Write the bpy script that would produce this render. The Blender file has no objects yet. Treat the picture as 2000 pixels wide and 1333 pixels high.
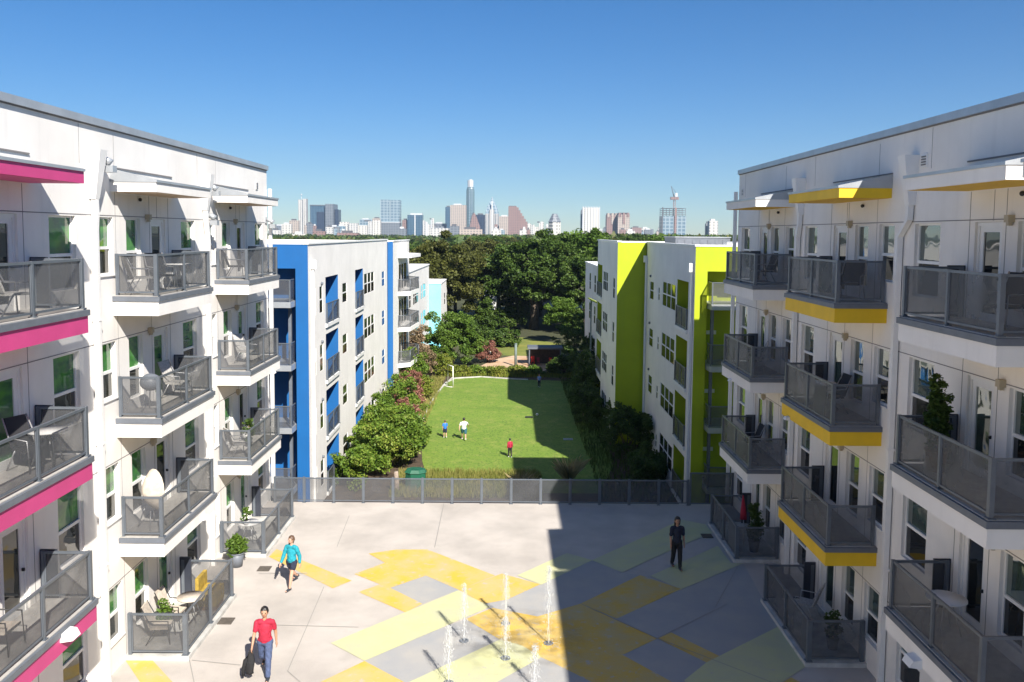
import bpy, bmesh, math, random
from mathutils import Vector, Matrix, noise
random.seed(7)
C = bpy.data.collections.new('courtyard'); bpy.context.scene.collection.children.link(C)
SC = bpy.context.scene
# ------------------------------------------------------------------ camera model (fitted)
F=1655.0; PYc=581.5; E=11.173
_p,_w,_r=map(math.radians,(4.326,.236,.511))
FW=Vector((math.sin(_w)*math.cos(_p),math.cos(_w)*math.cos(_p),-math.sin(_p)))
_r0=Vector((math.cos(_w),-math.sin(_w),0)); _u0=_r0.cross(FW)
RT=_r0*math.cos(_r)+_u0*math.sin(_r); UP=_u0*math.cos(_r)-_r0*math.sin(_r)
EYE=Vector((0,0,E))
def ray(px,py): return FW+RT*((px-1000)/F)-UP*((py-PYc)/F)
def atY(px,py,Y):
    r=ray(px,py); return EYE+r*(Y/r.y)
cam=bpy.data.cameras.new('camera'); co=bpy.data.objects.new('camera',cam); C.objects.link(co)
co.matrix_world=Matrix((( RT.x,UP.x,-FW.x,0),(RT.y,UP.y,-FW.y,0),(RT.z,UP.z,-FW.z,E),(0,0,0,1)))
cam.sensor_width=36; cam.lens=F/2000*36; cam.shift_y=-(666.5-PYc)/2000; cam.clip_start=.2; cam.clip_end=20000
SC.camera=co
# ------------------------------------------------------------------ light
W=bpy.data.worlds.new('World'); SC.world=W; W.use_nodes=True
nt=W.node_tree; bg=nt.nodes['Background']; sky=nt.nodes.new('ShaderNodeTexSky'); sky.sky_type='NISHITA'; sky.sun_disc=False
sunv=Vector((.525,-1.12,1.0)).normalized()
sky.sun_elevation=math.asin(sunv.z); sky.sun_rotation=math.atan2(sunv.x,sunv.y)
sky.altitude=150; sky.air_density=1.0; sky.dust_density=0.0; sky.ozone_density=1.5
hs=nt.nodes.new('ShaderNodeMix'); hs.data_type='RGBA'; hs.blend_type='MULTIPLY'; hs.inputs[0].default_value=1; hs.inputs[7].default_value=(.60,.76,1.0,1)
nt.links.new(sky.outputs[0],hs.inputs[6]); hv=nt.nodes.new('ShaderNodeHueSaturation'); hv.inputs['Saturation'].default_value=1.22; nt.links.new(hs.outputs[2],hv.inputs['Color']); nt.links.new(hv.outputs[0],bg.inputs[0]); bg.inputs[1].default_value=.05
sl=bpy.data.lights.new('sun','SUN'); sl.energy=5.0; sl.angle=math.radians(.5); sl.color=(1,.945,.86)
so=bpy.data.objects.new('sun',sl); C.objects.link(so); so.rotation_euler=(-sunv).to_track_quat('-Z','Y').to_euler(); so.location=(20,-30,40)
SC.view_settings.view_transform='Standard'; SC.view_settings.look='None'; SC.view_settings.exposure=1.1; SC.view_settings.gamma=1
SC.render.engine='CYCLES'
SC.cycles.max_bounces=8; SC.cycles.diffuse_bounces=4; SC.cycles.transparent_max_bounces=24; SC.cycles.caustics_reflective=False; SC.cycles.caustics_refractive=False
# ------------------------------------------------------------------ materials
def L(c):
    return tuple(((x/12.92) if x<=.04045 else ((x+.055)/1.055)**2.4) for x in c)
def mat(name,col,rough=.7,var=.0,scale=3.,bump=0,metal=0,ior=None,bscale=None,col2=None,detail=6,spec=None,coord='Object',stretch=None):
    m=bpy.data.materials.new(name); m.use_nodes=True; n=m.node_tree.nodes; l=m.node_tree.links
    b=n['Principled BSDF']; b.inputs['Base Color'].default_value=(*col,1); b.inputs['Roughness'].default_value=rough; b.inputs['Metallic'].default_value=metal
    if ior: b.inputs['IOR'].default_value=ior
    if spec is not None: b.inputs['Specular IOR Level'].default_value=spec
    if var or bump:
        tc=n.new('ShaderNodeTexCoord'); src=tc.outputs[coord]
        if stretch:
            mp=n.new('ShaderNodeMapping'); mp.inputs['Scale'].default_value=stretch; l.new(src,mp.inputs[0]); src=mp.outputs[0]
        nz=n.new('ShaderNodeTexNoise'); nz.inputs['Scale'].default_value=scale; nz.inputs['Detail'].default_value=detail; nz.inputs['Roughness'].default_value=.6; l.new(src,nz.inputs['Vector'])
        if var:
            mx=n.new('ShaderNodeMix'); mx.data_type='RGBA'
            c2=col2 or tuple(max(0,c*(1-var)) for c in col); c1=col if col2 else tuple(min(1,c*(1+var*.5)) for c in col)
            rp=n.new('ShaderNodeValToRGB'); rp.color_ramp.elements[0].position=.35; rp.color_ramp.elements[1].position=.65; l.new(nz.outputs[0],rp.inputs[0])
            l.new(rp.outputs[0],mx.inputs[0]); mx.inputs[6].default_value=(*c1,1); mx.inputs[7].default_value=(*c2,1); l.new(mx.outputs[2],b.inputs['Base Color'])
        if bump:
            n2=n.new('ShaderNodeTexNoise'); n2.inputs['Scale'].default_value=bscale or scale*8; n2.inputs['Detail'].default_value=4; l.new(src,n2.inputs['Vector'])
            bp=n.new('ShaderNodeBump'); bp.inputs['Strength'].default_value=bump; bp.inputs['Distance'].default_value=.02; l.new(n2.outputs[0],bp.inputs['Height']); l.new(bp.outputs[0],b.inputs['Normal'])
    return m
def leafmat(name,cols,trans=.25):
    m=bpy.data.materials.new(name); m.use_nodes=True; n=m.node_tree.nodes; l=m.node_tree.links
    b=n['Principled BSDF']; b.inputs['Roughness'].default_value=.55; b.inputs['Specular IOR Level'].default_value=.25
    g=n.new('ShaderNodeNewGeometry'); rp=n.new('ShaderNodeValToRGB'); e=rp.color_ramp.elements
    e[0].position=0; e[0].color=(*cols[0],1); e[1].position=1; e[1].color=(*cols[-1],1)
    for i,c in enumerate(cols[1:-1]): x=e.new((i+1)/(len(cols)-1)); x.color=(*c,1)
    tc=n.new('ShaderNodeTexCoord'); nz=n.new('ShaderNodeTexNoise'); nz.inputs['Scale'].default_value=.6; l.new(tc.outputs['Object'],nz.inputs['Vector'])
    ad=n.new('ShaderNodeMath'); ad.operation='MULTIPLY_ADD'; ad.inputs[1].default_value=.55; l.new(g.outputs['Random Per Island'],ad.inputs[0])
    m2=n.new('ShaderNodeMath'); m2.operation='MULTIPLY_ADD'; m2.inputs[1].default_value=1.3; m2.inputs[2].default_value=-.42; l.new(nz.outputs[0],m2.inputs[0])
    l.new(m2.outputs[0],ad.inputs[2]); l.new(ad.outputs[0],rp.inputs[0]); l.new(rp.outputs[0],b.inputs['Base Color'])
    t=n.new('ShaderNodeBsdfTranslucent'); l.new(rp.outputs[0],t.inputs[0]); mx=n.new('ShaderNodeMixShader'); mx.inputs[0].default_value=trans
    l.new(b.outputs[0],mx.inputs[1]); l.new(t.outputs[0],mx.inputs[2]); l.new(mx.outputs[0],n['Material Output'].inputs[0])
    return m
def meshmat(name,col,open_=.5):
    """perforated metal sheet: fine holes, finer than a pixel, as partial transparency with faint weave"""
    m=bpy.data.materials.new(name); m.use_nodes=True; n=m.node_tree.nodes; l=m.node_tree.links
    b=n['Principled BSDF']; b.inputs['Base Color'].default_value=(*col,1); b.inputs['Roughness'].default_value=.5; b.inputs['Metallic'].default_value=.0
    t=n.new('ShaderNodeBsdfTransparent'); mx=n.new('ShaderNodeMixShader')
    tc=n.new('ShaderNodeTexCoord'); nz=n.new('ShaderNodeTexNoise'); nz.inputs['Scale'].default_value=1.2; nz.inputs['Detail'].default_value=5; l.new(tc.outputs['Object'],nz.inputs['Vector'])
    mr=n.new('ShaderNodeMapRange'); mr.inputs['To Min'].default_value=open_-.13; mr.inputs['To Max'].default_value=open_+.13; mr.inputs['From Min'].default_value=.3; mr.inputs['From Max'].default_value=.7; l.new(nz.outputs[0],mr.inputs[0])
    l.new(mr.outputs[0],mx.inputs[0]); l.new(b.outputs[0],mx.inputs[1]); l.new(t.outputs[0],mx.inputs[2]); l.new(mx.outputs[0],n['Material Output'].inputs[0])
    return m
M={}
def weather(m,amt,scale,stretch,dark,lo=.5,hi=.75,det=8):
    """lay a second, stretched noise of grime or bare material over a base colour"""
    n=m.node_tree.nodes; l=m.node_tree.links; b=n['Principled BSDF']; inp=b.inputs['Base Color']
    tc=n.new('ShaderNodeTexCoord'); mp=n.new('ShaderNodeMapping'); mp.inputs['Scale'].default_value=stretch; nz=n.new('ShaderNodeTexNoise'); nz.inputs['Scale'].default_value=scale; nz.inputs['Detail'].default_value=det; nz.inputs['Roughness'].default_value=.65
    l.new(tc.outputs['Object'],mp.inputs[0]); l.new(mp.outputs[0],nz.inputs[0]); mr=n.new('ShaderNodeMapRange'); mr.inputs['From Min'].default_value=lo; mr.inputs['From Max'].default_value=hi; mr.inputs['To Max'].default_value=amt; l.new(nz.outputs[0],mr.inputs[0])
    x=n.new('ShaderNodeMix'); x.data_type='RGBA'; l.new(mr.outputs[0],x.inputs[0]); x.inputs[7].default_value=(*dark,1)
    if inp.links: l.new(inp.links[0].from_socket,x.inputs[6])
    else: x.inputs[6].default_value=inp.default_value
    l.new(x.outputs[2],inp)
M['white']=mat('white_stucco',(.80,.77,.73),.85,.07,.5,.25,bscale=60,detail=8)
M['shade_white']=M['white']
M['trim']=mat('white_trim',(.78,.77,.75),.5,.04,2)
M['joint']=mat('panel_joint',(.20,.19,.19),.9)
M['cap']=mat('metal_coping',(.42,.44,.46),.38,.12,1.5,metal=.4)
M['metal']=mat('grey_metal',(.13,.147,.17),.4,.1,3,metal=.25)
M['edge']=mat('deck_edge',(.13,.145,.17),.5,.12,4)
M['deck']=mat('deck',(.42,.40,.37),.8,.15,5)
M['mesh']=meshmat('perforated_screen',(.08,.083,.09),.36)
M['screen']=mat('dark_screen',(.03,.035,.05),.4,.1,3)
M['magenta']=mat('magenta_paint',(.54,.055,.20),.55,.08,1.5,.1)
M['yellow']=mat('yellow_paint',(.80,.50,.01),.6,.08,1.5,.1)
M['soffit']=mat('soffit',(.50,.36,.24),.7,.1,4)
M['soffity']=mat('yellow_soffit',(.72,.45,.04),.7,.1,4)
M['blue']=mat('blue_paint',(.003,.10,.31),.6,.07,.7,.2,bscale=50)
M['lime']=mat('lime_paint',(.375,.45,.003),.6,.07,.7,.2,bscale=50)
M['cyan']=mat('cyan_paint',(.22,.62,.72),.7,.08,1)
M['roof']=mat('white_roof_membrane',(.78,.77,.75),.7,.1,.4,.2)
weather(M['white'],.22,2.2,(1.6,1.6,.10),(.50,.47,.43),.52,.80)
for q_ in ('blue','lime','magenta','yellow'): weather(M[q_],.30,2.0,(1.5,1.5,.12),tuple(c*.72+.02 for c in M[q_].node_tree.nodes['Principled BSDF'].inputs['Base Color'].default_value[:3]),.5,.8)
def glass(name,c1,c2,ior,sc=2.2):
    m=mat(name,c1,.03,.5,sc,ior=ior,col2=c2,detail=2,stretch=(1,.6,1.3))
    n=m.node_tree.nodes; l=m.node_tree.links; b=n['Principled BSDF']
    nz=n.new('ShaderNodeTexNoise'); nz.inputs['Scale'].default_value=.9; tc=n.new('ShaderNodeTexCoord'); l.new(tc.outputs['Object'],nz.inputs['Vector'])
    bp=n.new('ShaderNodeBump'); bp.inputs['Strength'].default_value=.25; bp.inputs['Distance'].default_value=.06; l.new(nz.outputs[0],bp.inputs['Height']); l.new(bp.outputs[0],b.inputs['Normal'])
    return m
M['glassL_up']=glass('green_window_glass',(.028,.10,.055),(.075,.25,.05),1.7)  # green glass and blind tint, deepened to paint in green reflections
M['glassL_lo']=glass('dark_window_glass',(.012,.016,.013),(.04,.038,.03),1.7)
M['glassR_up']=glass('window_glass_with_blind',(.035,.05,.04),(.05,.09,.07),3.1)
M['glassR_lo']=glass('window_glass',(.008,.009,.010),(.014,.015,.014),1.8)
M['brass']=mat('warm_lamp',(.42,.36,.26),.6)
M['black']=mat('black_plastic',(.015,.015,.017),.5)
M['concrete']=mat('kerb_concrete',(.50,.49,.46),.85,.25,2.5,.3)
M['plaza']=mat('plaza_concrete',(.455,.415,.375),.8,.16,.55,.25,bscale=25,detail=10,coord='Object')
M['lawn']=mat('lawn_grass',(.125,.215,.018),.85,.0,1)
M['terrain']=mat('ground_soil',(.055,.06,.022),.95,.4,.08,.3,bscale=3)
weather(M['plaza'],.30,.9,(1,1,1),(.24,.225,.205),.56,.78,12); weather(M['plaza'],.5,3.5,(1,.25,1),(.56,.53,.50),.64,.80,12)
# ------------------------------------------------------------------ mesh helpers
class MB:
    def __init__(s): s.v=[]; s.f=[]; s.m=[]; s.sm=[]
    def add(s,vs,fs,mi=0,smooth=False):
        o=len(s.v); s.v+= [tuple(x) for x in vs]
        for f in fs: s.f.append(tuple(i+o for i in f)); s.m.append(mi); s.sm.append(smooth)
        return s
    def box(s,x0,x1,y0,y1,z0,z1,mi=0):
        if x0>x1:x0,x1=x1,x0
        if y0>y1:y0,y1=y1,y0
        if z0>z1:z0,z1=z1,z0
        return s.add([(x0,y0,z0),(x1,y0,z0),(x1,y1,z0),(x0,y1,z0),(x0,y0,z1),(x1,y0,z1),(x1,y1,z1),(x0,y1,z1)],
          [(0,3,2,1),(4,5,6,7),(0,1,5,4),(1,2,6,5),(2,3,7,6),(3,0,4,7)],mi)
    def prism(s,pts,z0,z1,mi=0,top=True):
        n=len(pts); 
        return s.add([(x,y,z0) for x,y in pts]+[(x,y,z1) for x,y in pts],[tuple(range(n))[::-1],tuple(range(n,2*n))]+[(i,(i+1)%n,n+(i+1)%n,n+i) for i in range(n)],mi)
    def tube(s,pts,r,n=8,mi=0,smooth=True,cap=True):
        rs=r if isinstance(r,(list,tuple)) else [r]*len(pts)
        P=[Vector(p) for p in pts]; o=[];k=len(P)
        for i,p in enumerate(P):
            d=(P[min(i+1,k-1)]-P[max(i-1,0)]).normalized()
            a=d.cross(Vector((0,0,1)) if abs(d.z)<.9 else Vector((1,0,0))).normalized(); b=d.cross(a)
            for j in range(n):
                t=2*math.pi*j/n; o.append(p+(a*math.cos(t)+b*math.sin(t))*rs[i])
        f=[(i*n+j,i*n+(j+1)%n,(i+1)*n+(j+1)%n,(i+1)*n+j) for i in range(k-1) for j in range(n)]
        if cap: f+=[tuple(range(n))[::-1],tuple(range((k-1)*n,k*n))]
        return s.add(o,f,mi,smooth)
    def ball(s,c,r,n=8,m=5,mi=0,sq=(1,1,1)):
        o=[];c=Vector(c)
        for i in range(m+1):
            a=math.pi*i/m
            for j in range(n):
                t=2*math.pi*j/n; o.append((c.x+r*sq[0]*math.sin(a)*math.cos(t),c.y+r*sq[1]*math.sin(a)*math.sin(t),c.z+r*sq[2]*math.cos(a)))
        return s.add(o,[(i*n+j,(i+1)*n+j,(i+1)*n+(j+1)%n,i*n+(j+1)%n) for i in range(m) for j in range(n)],mi,True)
    def build(s,name,mats,parent=None,loc=None,recalc=True):
        me=bpy.data.meshes.new(name); me.from_pydata(s.v,[],s.f)
        if not isinstance(mats,(list,tuple)): mats=[mats]
        for x in mats: me.materials.append(M[x] if isinstance(x,str) else x)
        me.polygons.foreach_set('material_index',s.m); me.polygons.foreach_set('use_smooth',s.sm)
        if recalc and len(s.f)<20000:
            b=bmesh.new(); b.from_mesh(me); bmesh.ops.recalc_face_normals(b,faces=b.faces); b.to_mesh(me); b.free()
        me.update(); o=bpy.data.objects.new(name,me); C.objects.link(o)
        if parent: o.parent=parent
        if loc: o.location=loc
        return o
def empty(name,loc=(0,0,0),rz=0):
    o=bpy.data.objects.new(name,None); C.objects.link(o); o.location=loc; o.rotation_euler=(0,0,rz); o.empty_display_size=.3; return o
def tag(o,label=None,cat=None,group=None,kind=None):
    if label:o['label']=label
    if cat:o['category']=cat
    if group:o['group']=group
    if kind:o['kind']=kind
    return o
KIDS={}
def kids(o):
    return [c for c in C.objects if c.parent==o] if o not in KIDS else KIDS[o]
def copy_tree(o,parent=None):
    c=o.copy(); C.objects.link(c); c.parent=parent
    for ch in [x for x in list(C.objects) if x.parent==o]: copy_tree(ch,c)
    return c
# local frame helper for facades: u = metres out from wall toward the courtyard
class Fac:
    def __init__(s,side,wx): s.s=side; s.w=wx
    def x(s,u): return s.w-s.s*u
    def box(s,mb,u0,u1,y0,y1,z0,z1,mi=0): return mb.box(s.x(u0),s.x(u1),y0,y1,z0,z1,mi)
def wall_holes(mb,fc,y0,y1,z0,z1,holes,depth=.14,mi=0,rmi=None):
    ys=sorted({y0,y1,*[h[0] for h in holes],*[h[1] for h in holes]}); zs=sorted({z0,z1,*[h[2] for h in holes],*[h[3] for h in holes]})
    ys=[y for y in ys if y0<=y<=y1]; zs=[z for z in zs if z0<=z<=z1]
    for a,b in zip(ys,ys[1:]):
        for c,d in zip(zs,zs[1:]):
            cy,cz=(a+b)/2,(c+d)/2
            if any(h[0]<cy<h[1] and h[2]<cz<h[3] for h in holes): continue
            mb.add([(fc.x(0),a,c),(fc.x(0),b,c),(fc.x(0),b,d),(fc.x(0),a,d)],[(0,1,2,3)],mi)
    for h in holes:
        a,b,c,d=h[:4]; dp=h[4] if len(h)>4 else depth; r=h[5] if len(h)>5 else mi
        X0,X1=fc.x(0),fc.x(-dp)
        mb.add([(X0,a,c),(X0,a,d),(X1,a,d),(X1,a,c)],[(0,1,2,3)],r)
        mb.add([(X0,b,c),(X0,b,d),(X1,b,d),(X1,b,c)],[(3,2,1,0)],r)
        mb.add([(X0,a,d),(X0,b,d),(X1,b,d),(X1,a,d)],[(0,1,2,3)],r)
        mb.add([(X0,a,c),(X0,b,c),(X1,b,c),(X1,a,c)],[(3,2,1,0)],r)
        if len(h)>6: mb.add([(X1,a,c),(X1,b,c),(X1,b,d),(X1,a,d)],[(0,1,2,3)],r)
def window(fc,root,y0,y1,z0,z1,gu,gl,rec=.14,split=.5,mull=0,t=.045):
    """frame + pane child. window sits in a reveal"""
    f=MB(); zm=z0+(z1-z0)*split
    A,B=-rec+.002,-rec+t+.01
    fc.box(f,A,B,y0,y0+t,z0,z1); fc.box(f,A,B,y1-t,y1,z0,z1); fc.box(f,A,B,y0+t,y1-t,z1-t,z1); fc.box(f,A,B,y0+t,y1-t,z0,z0+t); fc.box(f,A,B+.01,y0+t,y1-t,zm-.035,zm+.035)
    for k in range(mull):
        ym=y0+(y1-y0)*(k+1)/(mull+1); fc.box(f,A,B+.015,ym-.05,ym+.05,z0+t,z1-t)
    fr=f.build('window',['trim'],root)
    g=MB(); X=fc.x(-rec+.02)
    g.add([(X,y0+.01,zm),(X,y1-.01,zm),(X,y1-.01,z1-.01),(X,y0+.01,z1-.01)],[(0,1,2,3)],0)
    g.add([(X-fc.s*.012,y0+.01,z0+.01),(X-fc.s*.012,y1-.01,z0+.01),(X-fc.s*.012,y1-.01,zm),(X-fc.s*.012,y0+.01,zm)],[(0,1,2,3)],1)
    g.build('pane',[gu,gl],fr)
    return fr
def railing(fc,root,y0,y1,u,z,h=1.05,nf=2,ends=(True,True),post=.06,name='railing',u0=.05,pm='mesh',mm='metal'):
    """posts+rails mesh with a child screen mesh"""
    r=MB(); s=MB(); p=post
    def panel_y(a,b,uu):
        fc.box(r,uu-.025,uu+.025,a,b,z+h-.05,z+h); fc.box(r,uu-.02,uu+.02,a,b,z+.06,z+.10)
        s.add([(fc.x(uu),a,z+.1),(fc.x(uu),b,z+.1),(fc.x(uu),b,z+h-.05),(fc.x(uu),a,z+h-.05)],[(0,1,2,3)])
        fc.box(r,uu-.018,uu+.018,a,a+.03,z+.1,z+h-.05); fc.box(r,uu-.018,uu+.018,b-.03,b,z+.1,z+h-.05)
    def panel_x(yy,a,b):
        fc.box(r,a,b,yy-.025,yy+.025,z+h-.05,z+h); fc.box(r,a,b,yy-.02,yy+.02,z+.06,z+.10)
        s.add([(fc.x(a),yy,z+.1),(fc.x(b),yy,z+.1),(fc.x(b),yy,z+h-.05),(fc.x(a),yy,z+h-.05)],[(0,1,2,3)])
        fc.box(r,a,a+.03,yy-.018,yy+.018,z+.1,z+h-.05); fc.box(r,b-.03,b,yy-.018,yy+.018,z+.1,z+h-.05)
    U=u-.08; Y0=y0+.08; Y1=y1-.08
    if ends[0]:
        panel_x(Y0,u0+p,U-p/2); fc.box(r,u0,u0+p,Y0-p/2,Y0+p/2,z,z+h+.005)
    if ends[1]:
        panel_x(Y1,u0+p,U-p/2); fc.box(r,u0,u0+p,Y1-p/2,Y1+p/2,z,z+h+.005)
    for i in range(nf):
        a=Y0+(Y1-Y0)*i/nf; b=Y0+(Y1-Y0)*(i+1)/nf; panel_y(a+p/2,b-p/2,U)
    for i in range(nf+1):
        a=Y0+(Y1-Y0)*i/nf; q=p/2+(.012 if i in(0,nf) else 0); fc.box(r,U-q,U+q,a-q,a+q,z,z+h+.006)
        fc.box(r,U-q-.03,U+q+.03,a-q-.03,a+q+.03,z,z+.018)
    ro=r.build(name,[mm],root); s.build('screen',[pm],ro)
    return ro
# ------------------------------------------------------------------ near apartment buildings
S=3.1
def near_building(side,wx,bays,end,label,wins,colors,pipes,gu,gl):
    fc=Fac(side,wx); root=empty('apartment_building',(wx+side*6,15,0)); tag(root,label,'building')
    rx=Vector(root.location)
    def B(mb,name,mats,par=root):
        o=mb.build(name,mats,par)
        if par is root: o.location=-rx
        return o
    ztop=13.62; holes=[]; specs=[]
    for bi,w in enumerate(wins):
        for k in range(4):
            zb=S*k
            for kind,a,b in w:
                if kind=='door': h=(a,b,zb+.13 if k else .13,zb+2.28-.1)
                elif kind=='tall': h=(a,b,zb+.76,zb+2.18)
                else: h=(a,b,zb+.52,zb+2.18)
                holes.append(h); specs.append((kind,h,k,bi))
    wm=MB(); wall_holes(wm,fc,-8,end,-.02,ztop,holes)
    # body behind the facade
    wm.box(fc.x(-.15),fc.x(-14),-8,end,-.02,ztop-.5,0); fc.box(wm,-.15,-.001,end-.01,end,-3.3,ztop,0); fc.box(wm,-.35,-.001,-8,end-.012,ztop-.5,ztop,0)
    wm.box(fc.x(-.352),fc.x(-14.0),end-.3,end-.004,ztop-.6,ztop,0)
    # panel joints: horizontals at each window head, verticals beside doors
    for k in range(4):
        fc.box(wm,-.01,.004,8,end-.02,S*k+2.215,S*k+2.235,1)
    for w,(ya,yb) in zip(wins,bays):
        for kind,a,b in w:
            if kind=='door':
                for yy in (a-.12,b+.2): fc.box(wm,-.01,.004,yy-.008,yy+.008,.15,12.1,1)
            if kind=='tall':
                for yy in (b+.14,): fc.box(wm,-.01,.004,yy-.006,yy+.006,0,ztop-.1,1)
        yc=ya+ (yb-ya)*.72; fc.box(wm,-.01,.0045,yc-.006,yc+.006,10.5+1.0,12.1,1)
    for yy in (5.,9.4,12.6,19.0,26.2,33.9) if side>0 else (6.,12.2,19.7,27.1):
        fc.box(wm,-.01,.004,yy-.006,yy+.006,12.7,ztop-.02,1)
    B(wm,'wall',['white','joint'])
    cp=MB(); fc.box(cp,-.42,.07,-8,end+.05,ztop+.03,ztop+.20); fc.box(cp,-.40,.03,-8,end+.02,ztop+.002,ztop+.03,1); cp.box(fc.x(-.43),fc.x(-14),end-.35,end+.05,ztop+.03,ztop+.20); B(cp,'coping',['cap','joint'])
    rf=MB(); rf.box(fc.x(-.36),fc.x(-13.9),-8,end-.31,ztop-.49,ztop-.40); B(rf,'roof',['roof'])
    # windows and doors
    for kind,h,k,bi in specs:
        a,b,c,d=h
        if b<13.2: continue
        if kind=='door':
            dm=MB(); fc.box(dm,-.13,-.05,a+.005,a+.07,c,d-.005); fc.box(dm,-.13,-.05,b-.07,b-.005,c,d-.005); fc.box(dm,-.13,-.05,a+.07,b-.07,d-.08,d-.005)
            fc.box(dm,-.12,-.075,a+.07,a+.2,c,d-.08); fc.box(dm,-.12,-.075,b-.2,b-.07,c,d-.08); fc.box(dm,-.12,-.075,a+.2,b-.2,c,c+.25); fc.box(dm,-.12,-.075,a+.2,b-.2,d-.2,d-.08)
            do=dm.build('door',['trim'],root); do.location=-rx
            g=MB(); X=fc.x(-.1); g.add([(X,a+.19,c+.24),(X,b-.19,c+.24),(X,b-.19,d-.19),(X,a+.19,d-.19)],[(0,1,2,3)]); g.build('pane',[gl if k%2 else gu],do)
            hd=MB(); yk=(a+.13 if side>0 else b-.13); fc.box(hd,-.075,-.02,yk-.02,yk+.02,c+.92,c+.98) ; hd.build('handle',['black'],do)
        else:
            fr=window(fc,root,a,b,c,d,gu,gl,split=.47); fr.location=-rx
            if kind=='tall':
                sm=MB(); fc.box(sm,-.14,.035,a-.05,b+.05,c-.035,c-.002); sm.build('sill',['trim'],fr)
    # balconies, canopies, patios
    U=abs(wx)-(8.76 if side<0 else 8.09)
    for bi,((ya,yb),(fm,cm,sf)) in enumerate(zip(bays,colors)):
        for k in ((1,2,3) if wins[bi] else ()):
            z=S*k
            bm=MB(); fc.box(bm,0,U-.02,ya+.02,yb-.02,z+.215,z+.235,1); fc.box(bm,0,U+.035,ya-.035,yb+.035,z+.09,z+.213,2)
            fc.box(bm,0,U,ya,yb,z-.27,z+.088,0); fc.box(bm,.02,U-.06,ya+.06,yb-.06,z-.274,z-.266,3)
            bo=B(bm,'balcony',[fm,'deck','edge',sf])
            railing(fc,bo,ya,yb,U,z+.235,1.04,2)
            sc=MB(); fc.box(sc,.0,.36,yb-.06,yb-.02,z+.24,z+1.30); sc.build('privacy_panel',['screen'],bo)
        # canopy with sloping metal roof
        cb=MB(); fc.box(cb,0,U,ya,yb,12.12,12.36,0); fc.box(cb,.05,U-.07,ya+.07,yb-.07,12.113,12.119,2)
        X=fc.x
        cb.add([(X(-.0),ya-.02,12.36),(X(U+.03),ya-.02,12.36),(X(U+.03),ya-.02,12.42),(X(0),ya-.02,12.70),(X(-.0),yb+.02,12.36),(X(U+.03),yb+.02,12.36),(X(U+.03),yb+.02,12.42),(X(0),yb+.02,12.56)],[(0,1,2,3),(7,6,5,4),(1,5,6,2),(2,6,7,3),(0,4,5,1)],1)
        fc.box(cb,0,.03,ya-.02,yb+.02,12.705,12.735,3)
        B(cb,'canopy',[cm,'cap',sf,'joint'])
        lm=MB()
        for k in range(4 if wins[bi] else 0):
            yl=[w for w in wins[bi] if w[0]=='door'][0]; yy=yl[1]-.32 if True else 0
            fc.box(lm,0,.12,yy-.09,yy+.09,S*k+2.16,S*k+2.36)
            q=MB(); fc.box(q,0,.13,yy-.07,yy+.07,S*k+2.16,S*k+2.30); fc.box(q,.03,.1,yy-.05,yy+.05,S*k+2.10,S*k+2.16)
            B(q,'wall_lamp',['brass'])
        q=MB(); q.ball((fc.x(.05),ya+1.6,11.98),.05); B(q,'sprinkler_head',['black'])
    for bi,(ya,yb,uu) in enumerate(pipes['patio']):
        pb=MB(); pb.prism([(fc.x(0),ya),(fc.x(uu),ya),(fc.x(uu),yb),(fc.x(0),yb)],-.02,.11,0); po=B(pb,'patio',['concrete'])
        railing(fc,po,ya+.05,yb-.05,uu-.04,.112,1.1,2,post=.09)
        sc=MB(); fc.box(sc,.0,.34,yb-.16,yb-.10,.12,1.3); sc.build('privacy_panel',['screen'],po)
    for (yy,zt,zb,bend,head) in pipes['down']:
        pm=MB(); w=.065
        if head:
            pm.add([(X(0),yy-.19,zt),(X(.34),yy-.19,zt),(X(.34),yy+.19,zt),(X(0),yy+.19,zt),(X(0),yy-.1,zt-1.15),(X(.16),yy-.1,zt-1.15),(X(.16),yy+.1,zt-1.15),(X(0),yy+.1,zt-1.15)],[(0,1,2,3),(0,4,5,1),(1,5,6,2),(2,6,7,3),(4,7,6,5)])
            zs=zt-1.14
        else: zs=zt
        y2=yy+bend
        pts=[(zs,yy,.09),(zs-.35,yy,.10),(zs-.75,y2,.10),(zb,y2,.10)] if bend else [(zs,yy,.10),(zb,yy,.10)]
        for (za,a,ua),(zc,c,uc) in zip(pts,pts[1:]):
            pm.add([(X(ua-w),a-w,za),(X(ua+w),a-w,za),(X(ua+w),a+w,za),(X(ua-w),a+w,za),(X(uc-w),c-w,zc),(X(uc+w),c-w,zc),(X(uc+w),c+w,zc),(X(uc-w),c+w,zc)],[(0,1,2,3),(7,6,5,4),(0,4,5,1),(1,5,6,2),(2,6,7,3),(3,7,4,0)])
        for zz in (9.0,6.0,3.0): fc.box(pm,0,.10+w+.012,y2-w-.012,y2+w+.012,zz,zz+.05)
        B(pm,'downpipe',['trim'])
    for (yy,zz,uu,sz) in pipes['hood']:
        hm=MB(); a=sz
        hm.add([(X(uu),yy-a,zz),(X(uu),yy+a,zz),(X(uu+a*1.0),yy+a,zz-a*.15),(X(uu+a*1.0),yy-a,zz-a*.15),(X(uu),yy-a,zz-a*1.1),(X(uu),yy+a,zz-a*1.1),(X(uu+a*1.45),yy+a*.9,zz-a*.9),(X(uu+a*1.45),yy-a*.9,zz-a*.9)],[(0,1,2,3),(3,2,6,7),(0,3,7,4),(1,5,6,2),(4,7,6,5)])
        B(hm,'vent_hood',['trim'])
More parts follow.
